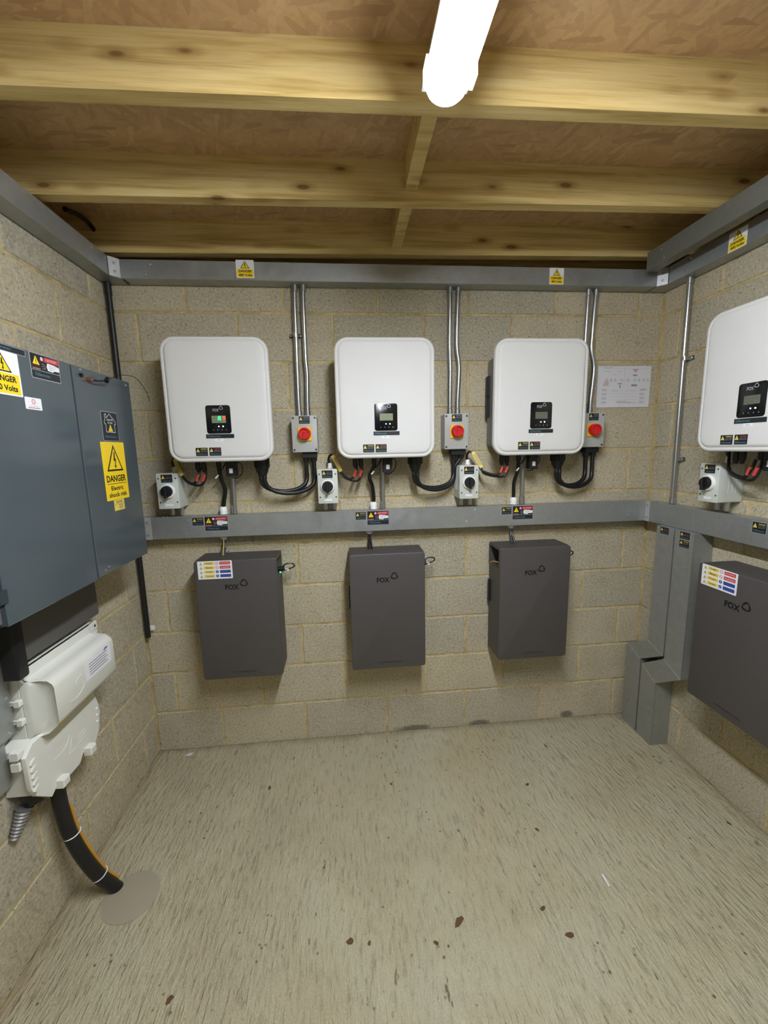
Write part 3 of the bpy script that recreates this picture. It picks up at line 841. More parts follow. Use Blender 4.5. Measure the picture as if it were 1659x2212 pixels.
# ------------------------------------------------------------------ DC isolators
def isolator(loc, rz, label):
    t = thing('isolator_switch', label, 'switch', loc, rz, 'grey isolators with black knobs')
    # local origin: bottom centre of the box; .094 x .165, front y=-.115
    mb = MB(); mb.rplate(-.047, .047, 0, .165, .005, -.002, -.08, 'iso', .001, 3, 1); b = mb.obj('housing', t)
    for sx in (-1, 1):
        f = MB()
        for k in range(4): f.box(sx*.047-.0012, sx*.047+.0012, -.01-.017*k, -.018-.017*k, .04, .16, 'iso')
        f.obj('side_ribs', b, False)
    mb = MB(); mb.rplate(-.048, .048, -.001, .166, .005, -.081, -.115, 'iso', .0015, 3, 2); l = mb.obj('lid', t)
    for sx in (-1, 1):
        for zz in (.03, .142):
            MB().cyl((sx*.0385, -.1145, zz), (0, -1, 0), .0037, .001, 'iso_dk', 10).obj('screw', l)
    mb = MB(); mb.lathe((-.001, -.115, .082), (0, -1, 0), [(0, .0345), (.009, .0335), (.0125, .031), (.0125, .027), (.009, .0265)], 'white', 28); r = mb.obj('dial_ring', t)
    mb = MB(); mb.lathe((-.001, -.122, .082), (0, -1, 0), [(0, .0262), (.014, .0255), (.018, .023), (.0182, .0004)], 'black', 28)
    mb.box(-.0065, .0045, -.13, -.152, .052, .100, 'black', .002); mb.obj('knob', t)
    d = .1163
    x0, x1, z0, z1 = -.026, .025, .123, .16
    small_label(t, x0, x1, z0, z1, .1153, 's_dkred')
    mb = MB(); mb.box(-.018, .018, -.115, -.1158, .012, .022, 's_white'); mb.obj('white_sticker', t, False)
    for sx in (-.018, .026):
        MB().lathe((sx, -.045, .0), (0, 0, -1), [(0, .0125), (.006, .0125), (.0062, .0105), (.04, .0105)], 'conduit', 14).obj('conduit_stub', t)
    return t
IS = [isolator((-.566, 0, 1.343), 0, 'grey isolator with black knob at the left end of the lower trunking'),
      isolator((.177, 0, 1.344), 0, 'grey isolator with black knob between the left and middle inverters'),
      isolator((.878, 0, 1.345), 0, 'grey isolator with black knob between the middle and third inverters'),
      isolator((XR, -.485, 1.345), RZ_R, 'grey isolator with black knob on the right wall')]
def dc_cable(loc, rz, label, kind):
    t = thing('isolator_cable', label, 'cable', loc, rz, 'black cables from isolators to inverters')
    # local origin: top centre of the isolator; the connectors hang at dx
    dx = kind
    mb = MB(); mb.lathe((.012, -.045, .001), (0, 0, 1), [(0, .0135), (.006, .0135), (.008, .011), (.022, .011), (.027, .008)], 'white', 12); mb.obj('cable_gland', t)
    P = [(.012, -.045, .02), (.006, -.05, .045), (.018, -.06, .068), (.04, -.075, .045), (.058, -.09, .0), (.075, -.1, -.03), (dx-.03, -.11, -.05), (dx, -.112, -.02), (dx+.004, -.10, .02)]
    mb = MB(); mb.tube(P, .0058, 'cable', 8); mb.obj('lead', t)
    P2 = [(.066, -.095, -.015), (.088, -.1, -.045), (dx+.0, -.11, -.06), (dx+.026, -.108, -.03), (dx+.03, -.10, .02)]
    mb = MB(); mb.tube(P2, .0058, 'cable', 8); mb.obj('lead', t)
    for k in (0, 1):
        a = Vector((dx-.012+k*.027, -.114, -.04)); b_ = Vector((dx+.0+k*.027, -.113, -.008))
        mb = MB(); mb.tube([a, (a+b_)/2, b_], .0068, 'wire_r', 8, 1); mb.obj('red_sleeve', t)
    a = Vector((.028, -.078, .066)); b_ = Vector((.066, -.104, -.012)); dvec = (b_-a).normalized(); sd = dvec.cross(Vector((0, -1, 0))).normalized()*.0085; nn = Vector((0, -.0012, 0))
    mb = MB(); mb.loft([[a-sd, a+sd, a+sd+nn, a-sd+nn], [b_-sd, b_+sd, b_+sd+nn, b_-sd+nn]], 's_pale')
    if rz: return t
    mb.obj('yellow_tag', t, False)
    c = (a+b_)/2
    mb = MB()
    for k in range(3):
        o1 = a+(b_-a)*(.15)+sd*(.5-.5*k)+nn*1.3; o2 = a+(b_-a)*.85+sd*(.5-.5*k)+nn*1.3; s2 = sd*.09
        mb.add([o1-s2, o2-s2, o2+s2, o1+s2], [(0, 1, 2, 3)], 'ink_dk')
    mb.obj('tag_print', t, False)
    return t
dc_cable((-.566, 0, 1.508), 0, 'black cable with yellow tag under the farthest left inverter', .145)
dc_cable((.177, 0, 1.509), 0, 'black cable with yellow tag under the middle inverter', .14)
dc_cable((.878, 0, 1.510), 0, 'black cable with yellow tag under the third inverter', .172)
dc_cable((XR, -.485, 1.510), RZ_R, 'black cable with red sleeves under the right wall inverter', .175)

# ------------------------------------------------------------------ rotary switches
def rotary(loc, label):
    t = thing('rotary_switch', label, 'switch', loc, 0, 'grey boxes with red rotary switches')
    mb = MB(); mb.rplate(-.059, .059, 0, .17, .004, -.001, -.07, 'sw', .001, 3, 1); mb.obj('housing', t)
    mb = MB(); mb.rplate(-.06, .06, -.001, .171, .004, -.071, -.09, 'sw', .0015, 3, 2); l = mb.obj('lid', t)
    for sx in (-1, 1):
        for zz in (.01, .16):
            MB().cyl((sx*.0515, -.0895, zz), (0, -1, 0), .005, .001, 'iso_dk', 12).obj('screw', l)
    mb = MB(); mb.rplate(-.0315, .0335, .052, .117, .003, -.09, -.096, 'yellow', .0015, 3, 1); mb.obj('yellow_plate', t)
    mb = MB(); mb.lathe((.001, -.096, .086), (0, -1, 0), [(0, .0298), (.024, .0285), (.027, .026), (.027, .021), (.019, .02), (.019, .0004)], 'red', 32)
    mb.box(-.0055, .0075, -.114, -.124, .06, .096, 'red', .002)
    k = mb.obj('knob', t)
    MB().cyl((.001, -.1238, .088), (0, -1, 0), .0022, .0006, 'iso_dk', 8).obj('knob_hole', k)
    small_label(t, -.024, .027, .133, .168, .0903, 's_grey')
    mb = MB(); mb.rplate(-.02, .052, -.03, 0, .006, -.02, -.07, 'black', .002, 3, 1); mb.obj('gland_plate', t)
    for gx in (-.003, .035):
        MB().lathe((gx, -.045, -.028), (0, 0, -1), [(0, .016), (.014, .016), (.022, .012)], 'black', 12).obj('cable_gland', t)
    return t
RS = [(.076, 1.594), (.819, 1.593), (1.53, 1.589)]
rl = ['grey box with red rotary switch right of the farthest left inverter', 'grey box with red rotary switch right of the middle inverter', 'grey box with red rotary switch partly hidden by the third inverter']
for (x, z), s_ in zip(RS, rl): rotary((x, 0, z), s_)
# power cables: two per switch
low = [(1.383,), (1.379,), (1.371,)]
nm = ['farthest left', 'middle', 'third']
for i, (x, z) in enumerate(RS):
    cx = inv_c[i]+.15; zb = INV[i].location.z-.06
    zl = low[i][0]
    for j, gx in enumerate((-.003, .035)):
        t = thing('power_cable', 'thick black cable looping from the %s inverter to its rotary switch, %s loop' % (nm[i], 'upper' if j == 0 else 'lower'), 'cable', (cx, -.1, zb), 0, 'thick black looped cables')
        ex = x+gx-cx; ez = z-.045-zb
        dz = zl-zb-.0+(.022 if j == 0 else .012)
        sx0 = -.007 if j == 0 else .009
        zs0 = dz*.34
        P = [(sx0, -.005, 0), (sx0+.001, -.005, zs0*.6)]
        xe = ex*(.86 if (i, j) == (1, 1) else 1)
        for k in range(0, 9):
            a = PI*k/8
            P.append((sx0+(xe-sx0)*(.5-.5*math.cos(a)), -.005+.06*(k/8), zs0+(dz-zs0)*math.sin(a)**.9*(1.0)))
        P += [(ex*(.88 if (i, j) == (1, 1) else 1), .055, (zs0+ez)/2), (ex, .055, ez)]
        mb = MB(); mb.tube(P, .0105, 'cable', 10, 4); mb.obj('cable_sheath', t)

# ------------------------------------------------------------------ battery cables (inverter -> gland on trunking; gland -> battery)
bl = ['farthest left', 'middle', 'third']
for i, cx in enumerate((-.345, .401, 1.143)):
    sx = inv_c[i]-.052; zs = INV[i].location.z-.03
    t = thing('battery_cable', 'black cable dropping from the %s inverter into a white gland on the trunking' % bl[i], 'cable', (cx, -.036, 1.2975), 0, 'black cables into white glands')
    MB().lathe((0, 0, 0), (0, 0, 1), [(0, .019), (.004, .019), (.0042, .0165), (.012, .018), (.03, .018), (.037, .013)], 'white', 6+6).obj('cable_gland', t)
    dx = sx-cx
    P = [(0, 0, .02), ((.006, .003, .0)[i], -.002, .06), ((.022, -.004, -.007)[i], -.02, .12), ((.016, -.018, -.002)[i], -.045, .17), (dx, -.054, zs-1.2975-.012), (dx, -.054, zs-1.2975+.01)]
    mb = MB()
    for k, (ox, oy) in enumerate(((-.005, 0), (.004, .003), (.001, -.005))):
        mb.tube([(p[0]+ox, p[1]+oy, p[2]) for p in P], .0052, 'cable', 8)
    mb.obj('cable_sheath', t)
    mb = MB(); mb.tube([(dx+.005, -.058, zs-1.2975-.02), (dx+.022, -.066, zs-1.2975+.0), (dx+.035, -.06, zs-1.2975+.025)], .003, 'cable', 6); mb.obj('loose_lead', t)
    mb = MB(); mb.tube([(dx-.002, -.066, zs-1.2975-.035), (dx-.016, -.07, zs-1.2975-.05)], .004, 'white', 6, 1); mb.obj('lead_tip', t)
    bcx = (-.353, .377, 1.133)[i]
    t = thing('battery_cable', 'short black cable from a trunking gland to the %s battery' % ('hazard sign', 'middle', 'third')[i], 'cable', (bcx, -.036, 1.19), 0, 'short black cables above the batteries')
    MB().lathe((0, 0, -.0015), (0, 0, -1), [(0, .02), (.01, .02), (.014, .013), (.02, .01)], 'white', 12).obj('cable_gland', t)
    mb = MB()
    for k in (-1, 1): mb.tube([(0.002*k, 0, -.01), (.004*k, -.01, -.05), (.008*k, -.04, -.093)], .0052, 'cable', 8)
    mb.obj('cable_sheath', t)
    if i == 0:
        mb = MB(); mb.tube([(0, -.004, -.015), (0, -.02, -.05), (.004, -.05, -.093)], .002, 's_pale', 6); mb.obj('earth_wire', t)

# ------------------------------------------------------------------ conduits
def saddle(parent, x, z, r=.0125):
    mb = MB()
    n_ = 10; a_ = []; b_ = []
    for i in range(n_+1):
        a = PI*i/n_
        a_.append((x+r*1.1*math.cos(a), -.028-r*1.1*math.sin(a)))
    path = [(x+.03, -.008), (x+.02, -.008), (x+r*1.1, -.02)]+a_+[(x-r*1.1, -.02), (x-.02, -.008), (x-.03, -.008)]
    vs_ = []; fs = []
    for i, (px, py) in enumerate(path):
        vs_ += [(px, py, z-.009), (px, py, z+.009)]
        if i: fs.append((2*i-2, 2*i-1, 2*i+1, 2*i))
    mb.add(vs_, fs, 'conduit')
    mb.box(x-.03, x-.018, -.002, -.008, z-.008, z+.008, 'conduit'); mb.box(x+.018, x+.03, -.002, -.008, z-.008, z+.008, 'conduit')
    o = mb.obj('saddle_clip', parent)
    for s_ in (-1, 1): MB().cyl((x+s_*.024, -.008, z), (0, -1, 0), .004, .003, 'screw', 8).obj('screw', o)
def conduit(P, label, saddles=(), group='bright steel conduits', rz=0, loc=(0, 0, 0), r=.0115):
    t = thing('steel_conduit', label, 'conduit', loc, rz, group)
    mb = MB(); mb.tube(P, r, 'conduit', 14, 5); mb.obj('tube', t)
    for q in (P[0], P[-1]):
        zz = q[2]; s_ = -1 if q is P[0] else 1
        MB().lathe((q[0], q[1], zz), (0, 0, s_), [(0, .0138), (.028, .0138), (.03, r)] if True else [], 'conduit', 14).obj('coupler', t)
    for z in saddles: saddle(t, P[len(P)//2][0], z)
    return t
YC = -.03
c_lab = [('left of the pair above the switch beside the farthest left inverter', 'right of the pair above the switch beside the farthest left inverter'),
         ('left of the pair above the switch beside the middle inverter', 'right of the pair above the switch beside the middle inverter'),
         ('left of the pair behind the third inverter', 'right of the pair beside the third inverter, near the paper')]
cond = [[[(.058, 2.364), (.054, 2.3), (.052, 2.145), (.050, 1.97), (.049, 1.85), (.050, 1.766)], [(.097, 2.364), (.094, 2.3), (.093, 2.145), (.093, 2.03), (.096, 1.97), (.092, 1.85), (.091, 1.766)]],
        [[(.799, 2.364), (.799, 2.25), (.798, 2.1), (.801, 2.0), (.8, 1.85), (.8, 1.765)], [(.840, 2.364), (.836, 2.25), (.834, 2.1), (.844, 2.02), (.846, 1.97), (.84, 1.85), (.839, 1.765)]],
        [[(1.505, 2.364), (1.503, 2.25), (1.501, 2.1), (1.503, 2.0), (1.503, 1.85), (1.503, 1.762)], [(1.545, 2.364), (1.54, 2.25), (1.537, 2.15), (1.536, 2.08), (1.554, 2.0), (1.553, 1.93), (1.546, 1.83), (1.545, 1.762)]]]
for i in range(3):
    for j in range(2):
        P = [(x, YC, z) for x, z in cond[i][j]][:]
        P = [(P[0][0], YC, 2.3655)]+P[1:-1]+[(P[-1][0], YC, P[-1][2]+.0)]
        t = conduit(P, 'bright steel conduit, '+c_lab[i][j], [2.145] if (i, j) == (0, 0) else [])
for i, (x0, z0, x1) in enumerate(((-.288, 1.70, -.293), (.453, 1.70, .45), (1.189, 1.70, 1.192))):
    t = thing('steel_conduit', 'bright steel conduit from the trunking up behind the %s inverter' % nm[i], 'conduit', (x1, YC, 1.2975), 0, 'short conduits behind inverters')
    mb = MB(); mb.tube([(0, 0, 0), ((x0-x1)/2, 0, .13), (x0-x1, 0, .27)], .0115, 'conduit', 14); mb.obj('tube', t)
    MB().lathe((0, 0, 0), (0, 0, 1), [(0, .0138), (.04, .0138), (.042, .0115)], 'conduit', 14).obj('coupler', t)
t = conduit([(.19, YC, 2.3655), (.192, YC, 2.0), (.196, YC, 1.6), (.199, YC, 1.2975)], 'bright steel conduit on the right wall between the two trunkings', [2.0, 1.52], rz=RZ_R, loc=(XR, 0, 0))

# ------------------------------------------------------------------ paper
t = thing('paper_sheet', 'white paper wiring diagram stuck on the block wall', 'paper', (1.742, 0, 1.793))
mb = MB()
mb.slab([(-.1475, 0), (.1475, 0), (.1475, .21), (-.1475, .21)], -.0035, -.0045, 'paper'); mb.obj('sheet', t, False)
mb = MB(); d = .0048
X = lambda f: -.1475+.295*f
Zp = lambda f: .21*f
def bar(x0, x1, z0, z1, m_='ink'): decal(mb, 'rect', d, m_, X(x0), X(x1), Zp(z0), Zp(z1))
decal(mb, 'text', d, 'ink_dk', 'Schematic diagram', X(.09), X(.28), Zp(.955), Zp(.975))
for a in ((.12, .24, .865, .885), (.37, .42, .865, .88), (.28, .36, .79, .8)): decal(mb, 'text', d, 'ink_dk', 'PV array', X(a[0]), X(a[1]), Zp(a[2]), Zp(a[3]))
bar(.13, .5, .94, .943); bar(.5, .503, .5, .94); bar(.5, .97, .94, .943); bar(.12, .95, .655, .658, 'ink')
bar(.65, .76, .9, .925, 'ink_red'); bar(.68, .73, .86, .89); bar(.66, .74, .76, .8)
for cx in (.17, .25, .33, .45, .57, .7, .78, .87, .95):
    decal(mb, 'ring', d, 'ink' if cx < .8 else 'ink_red', X(cx), Zp(.65), .006, .0045)
    bar(cx-.012, cx+.012, .69, .7, 'ink_dk')
for k in range(4): bar(.1+.01*k, .22-.015*(k % 2), .53+.03*k, .545+.03*k, 'ink_red')
bar(.38, .46, .56, .59); bar(.42, .435, .47, .54, 'ink_dk'); bar(.64, .75, .51, .56); bar(.57, .573, .47, .57)
decal(mb, 'text', d, 'ink', 'Battery store', X(.28), X(.4), Zp(.405), Zp(.42)); decal(mb, 'text', d, 'ink', 'Consumer unit supply', X(.54), X(.73), Zp(.405), Zp(.42)); decal(mb, 'text', d, 'ink_dk', 'Site notes', X(.85), X(.95), Zp(.425), Zp(.445))
for r_ in range(4):
    for k in range(3): bar(.09, .19-.02*(k % 2), .1+.1*r_+.02*k, .108+.1*r_+.02*k, 'ink')
    for k in range(3): bar(.81, .91-.03*(k % 2), .1+.1*r_+.02*k, .108+.1*r_+.02*k, 'ink')
    bar(.22, .78, .19+.07*r_, .1925+.07*r_)
for k in range(3): bar(.38, .76-.1*k, .105+.02*k, .113+.02*k, 'ink')
mb.obj('print', t, False)

# ------------------------------------------------------------------ cabinet on the left wall (local x = y, local -y = into the room)
t = thing('electrical_cabinet', 'large slate grey enamelled steel electrical cabinet on the left wall with danger signs', 'cabinet', (XL, 0, 0), RZ_L)
zb, zt = 1.177, 1.888
MB().box(-1.36, -.304, -.002, -.165, zb+.004, zt-.004, 'slate').obj('housing', t, False)
dr = MB().box(-.652, -.302, -.165, -.2, zb, zt, 'slate', .002).obj('door', t, False)
dl = MB().box(-1.037, -.6615, -.165, -.2, zb-.004, zt, 'slate', .002).obj('door', t, False)
MB().box(-.6615, -.6525, -.165, -.17, zb, zt, 'black').obj('door_seal', t, False)  # black strip laid in for the shade of the gap between doors
dx_ = MB().box(-1.36, -1.075, -.165, -.19, zb-.03, zt, 'slate', .002).obj('door', t, False)
MB().box(-1.052, -1.036, -.165, -.192, zb, zt, 'slate_dk').obj('door_seal', t, False)
for z in (1.235, 1.81):
    mb = MB(); mb.cyl((-1.062, -.196, z-.045), (0, 0, 1), .008, .09, 'screw', 12); h = mb.obj('hinge', t)
    MB().box(-1.055, -1.03, -.196, -.203, z+.0, z+.035, 'slate_dk').obj('hinge_leaf', h, False)
for x, z in ((-.612, 1.88), (-.33, 1.872), (-.59, 1.2), (-.612, 1.193)): screw(t, x, z, .2, .005)
D = .2
# danger sign : yellow
mb = MB(); x0, x1, z0, z1 = -.551, -.399, 1.432, 1.646
sh = -.002
mb.rplate(x0, x1, z0, z1, .002, -D, -D-.0006, 's_yellow', .0001, 3, 1)
warn_tri(mb, D+.0009, (x0+x1)/2, z0+.107, .108, .098, 's_yellow', 's_black')
decal(mb, 'text', D+.0009, 's_black', 'DANGER', x0+.012, x1-.012, z0+.067, z0+.092)
decal(mb, 'rect', D+.0009, 's_black', x0+.012, x1-.012, z0+.0595, z0+.0615)
decal(mb, 'text', D+.0009, 's_black', 'Electric', x0+.034, x1-.036, z0+.036, z0+.052)
decal(mb, 'text', D+.0009, 's_black', 'shock risk', x0+.017, x1-.015, z0+.011, z0+.028)
mb.obj('danger_sign', dr, False)
mb = MB(); x0, x1, z0, z1 = -.51, -.441, 1.391, 1.431
mb.rplate(x0, x1, z0, z1, .002, -D, -D-.0006, 's_pale', .0001, 3, 1)
decal(mb, 'text', D+.0009, 'ink_dk', 'DANGER', x0+.015, x1-.012, z0+.029, z0+.036); warn_tri(mb, D+.0009, x0+.014, z0+.005, .014, .013, 's_yellow', 'ink_dk', False, False)
for k in range(3): decal(mb, 'rect', D+.0009, 'ink_dk', x0+.03, x1-.01, z0+.007+.006*k, z0+.009+.006*k)
decal(mb, 'rect', D+.0009, 'ink_dk', x0+.003, x1-.003, z0+.0245, z0+.0255)
mb.obj('warning_sticker', dr, False)
# house sticker
mb = MB(); x0, x1, z0, z1 = -.528, -.423, 1.649, 1.756
mb.rplate(x0, x1, z0, z1, .004, -D, -D-.0006, 's_grey', .0001, 3, 1)
mb.rplate(x0+.0025, x1-.0025, z0+.0025, z1-.0025, .003, -D-.0006, -D-.001, 's_teal', .0001, 3, 1)
def stroke(pts, w_, m_, d_):
    for (ax, az), (bx, bz) in zip(pts[:-1], pts[1:]):
        l = math.hypot(bx-ax, bz-az); px, pz = -(bz-az)/l*w_/2, (bx-ax)/l*w_/2
        decal(mb, 'poly', d_, m_, [(ax+px, az+pz), (ax-px, az-pz), (bx-px, bz-pz), (bx+px, bz+pz)])
cx = (x0+x1)/2; q = lambda a, b: (cx+a, z0+b)
stroke([q(-.028, .033), q(.028, .033), q(.028, .062), q(.035, .062), q(.035, .072), q(.0, .099), q(-.022, .083), q(-.022, .097), q(-.03, .097), q(-.03, .078), q(-.035, .072), q(-.035, .062), q(-.028, .062), q(-.028, .033)], .0018, 's_white', D+.0013)
decal(mb, 'text', D+.0013, 's_white', 'Solar PV', cx-.019, cx+.019, z0+.074, z0+.081); decal(mb, 'text', D+.0013, 's_white', 'on roof', cx-.015, cx+.015, z0+.064, z0+.071)
warn_tri(mb, D+.0013, cx, z0+.036, .028, .026, 's_yellow', 's_black', False, True)
brandline(mb, x0+.012, x1-.022, z0+.012, z0+.021, D+.0013)
mb.obj('solar_sticker', dr, False)
# left door stickers
big_label(dl, -.83, -.717, 1.82, 1.886, D)
mb = MB(); x0, x1, z0, z1 = -.872, -.811, 1.728, 1.761
mb.rplate(x0, x1, z0, z1, .003, -D, -D-.0006, 's_white', .0001, 3, 1)
for k in range(8):
    a = PI/4*k; c, s_ = math.cos(a), math.sin(a); ccx, ccz = (x0+x1)/2, z0+.022
    decal(mb, 'poly', D+.0009, 's_red', [(ccx+.002*c, ccz+.002*s_), (ccx+.007*c-.0015*s_, ccz+.007*s_+.0015*c), (ccx+.009*c, ccz+.009*s_), (ccx+.007*c+.0015*s_, ccz+.007*s_-.0015*c)])
decal(mb, 'rect', D+.0009, 's_pink', x0+.012, x1-.012, z0+.0085, z0+.0105); decal(mb, 'rect', D+.0009, 's_dkred', x0+.008, x1-.008, z0+.004, z0+.0055)
mb.obj('white_sticker', dl, False)
mb = MB(); x0, x1, z0, z1 = -.99, -.846, 1.868, 1.886
mb.rplate(x0, x1, z0, z1, .003, -D, -D-.0006, 's_grey', .0001, 3, 1); mb.rplate(x0+.002, x1-.002, z0+.002, z1-.002, .002, -D-.0006, -D-.001, 's_teal', .0001, 3, 1)
brandline(mb, x0+.02, x1-.05, z0+.005, z0+.014, D+.0013); mb.obj('name_strip', dl, False)
danger400(dl, -.99, -.877, 1.757, 1.868, D+.0008)
# seal: copper stud, black toggle and a wire whisker
mb = MB(); mb.lathe((-.581, -.2, 1.853), (0, -1, 0), [(0, .007), (.012, .007), (.018, .005), (.019, .0004)], 'copper', 12); sl = mb.obj('seal_stud', dr)
mb = MB(); mb.tube([(-.58, -.215, 1.852), (-.55, -.22, 1.853), (-.51, -.222, 1.862)], .003, 'cable', 8); mb.obj('seal_wire', sl)
mb = MB(); mb.cyl((-.512, -.225, 1.858), (.2, 0, .2), .008, .016, 'black', 10); mb.obj('seal_toggle', sl)
mb = MB(); mb.tube([(-.505, -.225, 1.864), (-.46, -.25, 1.888), (-.40, -.27, 1.89), (-.35, -.28, 1.855), (-.33, -.285, 1.81)], .0012, 'cable', 6); mb.obj('seal_whisker', sl)
mb = MB(); mb.lathe((-.615, -.2, 1.862), (0, -1, 0), [(0, .006), (.008, .006), (.009, .004)], 'black', 10); mb.obj('lock_barrel', dr)

# grey panel below the cabinet
t = thing('backing_panel', 'dark grey sheet metal panel on the left wall below the slate cabinet', 'panel', (XL, 0, .972), RZ_L)
MB().box(-.866, -.448, -.004, -.058, 0, .2, 'dkpanel', .002).obj('panel_sheet', t, False)
MB().box(-.866, -.444, -.001, -.03, .0, .2, 'dkpanel').obj('panel_flange', t, False)
# galvanised trunking left of it
t = thing('vertical_trunking', 'grey galvanised trunking at the left edge, beside the white moulded cut-out', 'trunking', (XL, 0, .62), RZ_L)
MB().box(-1.12, -.87, -.002, -.026, .14, .54, 'galv_dark').obj('trunking_body', t, False)
MB().box(-1.12, -.868, -.026, -.031, .145, .54, 'galv', .0015).obj('cover', t, False)
MB().box(-1.12, -.91, -.002, -.028, .0, .138, 'galv_dark').obj('lower_section', t, False)
for x, z in ((-.885, .27), (-.89, .16)): screw(t, x, z, .031, .006)
t = thing('cable_duct', 'black duct between the slate cabinet and the white moulded cut-out', 'duct', (XL, 0, .955), RZ_L)
MB().rplate(-.915, -.872, 0, .22, .008, -.06, -.1, 'black', .002, 4, 2).obj('duct_body', t)

# ------------------------------------------------------------------ cut-out (white moulded fuse housing), local x = y
t = thing('service_cutout', 'off white moulded service cut-out box with ribs on the left wall', 'fuse box', (XL, 0, 0), RZ_L)
mb = MB()
mb.box(-.862, -.49, -.002, -.055, .70, .955, 'cream', .003)
base = mb.obj('base', t)
mb = MB(); mb.slab([(-.905, .575), (-.62, .575), (-.575, .64), (-.575, .74), (-.85, .74), (-.90, .72)], -.002, -.078, 'cream'); mb.obj('lower_base', t, False)
# upper cover : loft of (w, z) profiles along x
def prof(s_):   # s_ 0..1 closes the ends down
    p = [(.056, .957), (.066, .957), (.068, .928), (.085, .92), (.11, .922), (.132, .92), (.146, .908), (.15, .895), (.15, .785), (.144, .770), (.115, .745), (.06, .728)]
    return [(.056+(a-.056)*s_, .84+(b-.84)*(1-.0*(1-s_))) for a, b in p]
rings = []
for x, s_ in ((-.862, .30), (-.845, .55), (-.846, .85), (-.852, .97), (-.858, 1), (-.55, 1), (-.537, .97), (-.53, .86), (-.52, .35), (-.482, .12)):
    rings.append([(x, -a, b if not (x > -.5 and b < .9) else .90) for a, b in prof(s_)])
mb = MB(); mb.loft(rings, 'cream'); up = mb.obj('upper_cover', t)
mb = MB(); mb.box(-.853, -.481, -.054, -.066, .925, .957, 'cream', .002); mb.obj('fixing_flange', t, False)
for x in (-.838, -.497): screw(up, x, .942, .066, .005, 'screw', 'iso_dk')
# label on it
mb = MB(); x0, x1, z0, z1 = -.712, -.562, .829, .899
mb.rplate(x0, x1, z0, z1, .002, -.15, -.1506, 's_white', .0001, 3, 1)
for k in range(5): decal(mb, 'rect', .1509, 'ink_dk', x0+.02, x1-(.03 if k % 2 else .022), z0+.012+.0095*k, z0+.0145+.0095*k)
decal(mb, 'poly', .1509, 's_blue', [(x1-.045, z1-.014), (x1-.012, z1-.008), (x1-.03, z1-.003)])
mb.obj('paper_label', up, False)
# raised lettering and swooshes
def swoosh(mb, cx, cz, R, a0, a1, d_, wd=.0022):
    n_ = 12; pts = [(cx+R*math.cos(a0+(a1-a0)*i/n_), cz+R*.55*math.sin(a0+(a1-a0)*i/n_)) for i in range(n_+1)]
    mb.tube([(x, -d_, z) for x, z in pts], wd*.5, 'cream', 6, 1)
mb = MB(); swoosh(mb, -.775, .835, .05, -2.2, .2, .1502); swoosh(mb, -.735, .852, .03, 1.4, 3.0, .1502)
V, F = text_geo('Lucy'); mb.add([(-.79+.05*x, -.1512, .825+.024*y) for x, y in V], F, 'cream'); mb.obj('raised_lettering', up)
# lower lid
lid = [(-.577, .666), (-.573, .63), (-.592, .564), (-.625, .526), (-.644, .52), (-.69, .545), (-.715, .52), (-.783, .523), (-.798, .52), (-.826, .537), (-.853, .52), (-.909, .576), (-.923, .611), (-.925, .715), (-.893, .74), (-.60, .74)]
mb = MB(); mb.loft([[(x, -.078, z) for x, z in lid[::-1]][::-1], [(x, -.087, z) for x, z in lid], [(x*.995-.0035, -.09, z*.995+.003) for x, z in lid]], 'cream'); ll = mb.obj('lower_lid', t)
mb = MB(); swoosh(mb, -.80, .655, .055, -2.1, .1, .0905); V, F = text_geo('Lucy'); mb.add([(-.82+.05*x, -.0915, .65+.022*y) for x, y in V], F, 'cream'); 
mb.tube([(-.755, -.0905, .59), (-.735, -.0905, .635), (-.715, -.0905, .59), (-.755, -.0905, .59)], .0012, 'cream', 6, 1)
for k in range(3): mb.tube([(-.705+.0*k, -.0905, .596+.012*k), (-.665, -.0905, .6+.012*k)], .001, 'cream', 6, 1)
mb.obj('raised_lettering', ll)
for k in range(5):
    mb = MB(); mb.loft([[(-.905+.010*math.cos(q_)+.006*math.sin(q_), -.088-dd_, .6+.022*k+.0075*math.sin(q_)) for q_ in [2*PI*i/12 for i in range(12)]][::-1] for dd_ in (0, .008)], 'cream'); mb.obj('snap_boss', ll)
for k in range(3):
    mb = MB(); mb.cyl((-.59-.003*k, -.088, .65-.025*k), (0, -1, 0), .006, .006, 'cream', 12, .005, .002); mb.obj('snap_boss', ll)
for x, z in ((-.665, .545), (-.81, .545)):
    mb = MB(); mb.box(x-.02, x+.012, -.088, -.115, z-.018, z+.01, 'cream', .004); mb.obj('fixing_tab', ll, False)
for x, z in ((-.868, .862), (-.868, .80)):
    mb = MB(); mb.box(x-.012, x+.004, -.045, -.062, z-.009, z+.009, 'cream', .002); mb.box(x-.006, x-.002, -.01, -.046, z-.006, z-.003, 'cream'); mb.box(x-.006, x-.002, -.01, -.046, z+.003, z+.006, 'cream'); mb.obj('side_clip', up, False)
for z in (.725, .69):
    mb = MB(); mb.box(-.93, -.905, -.05, -.075, z-.012, z+.012, 'cream', .002); mb.obj('side_clip', ll, False)
for x, w_ in ((-.80, .05), (-.66, .05)):
    mb = MB(); mb.box(x, x+w_, -.0903, -.0908, .718, .738, 's_yellow'); decal(mb, 'rect', .0911, 's_black', x+.02, x+.04, .722, .725); decal(mb, 'rect', .0911, 's_black', x+.02, x+.04, .729, .732); warn_tri(mb, .0911, x+.01, .721, .014, .013, 's_yellow', 's_black', False, False); mb.obj('yellow_sticker', ll, False)

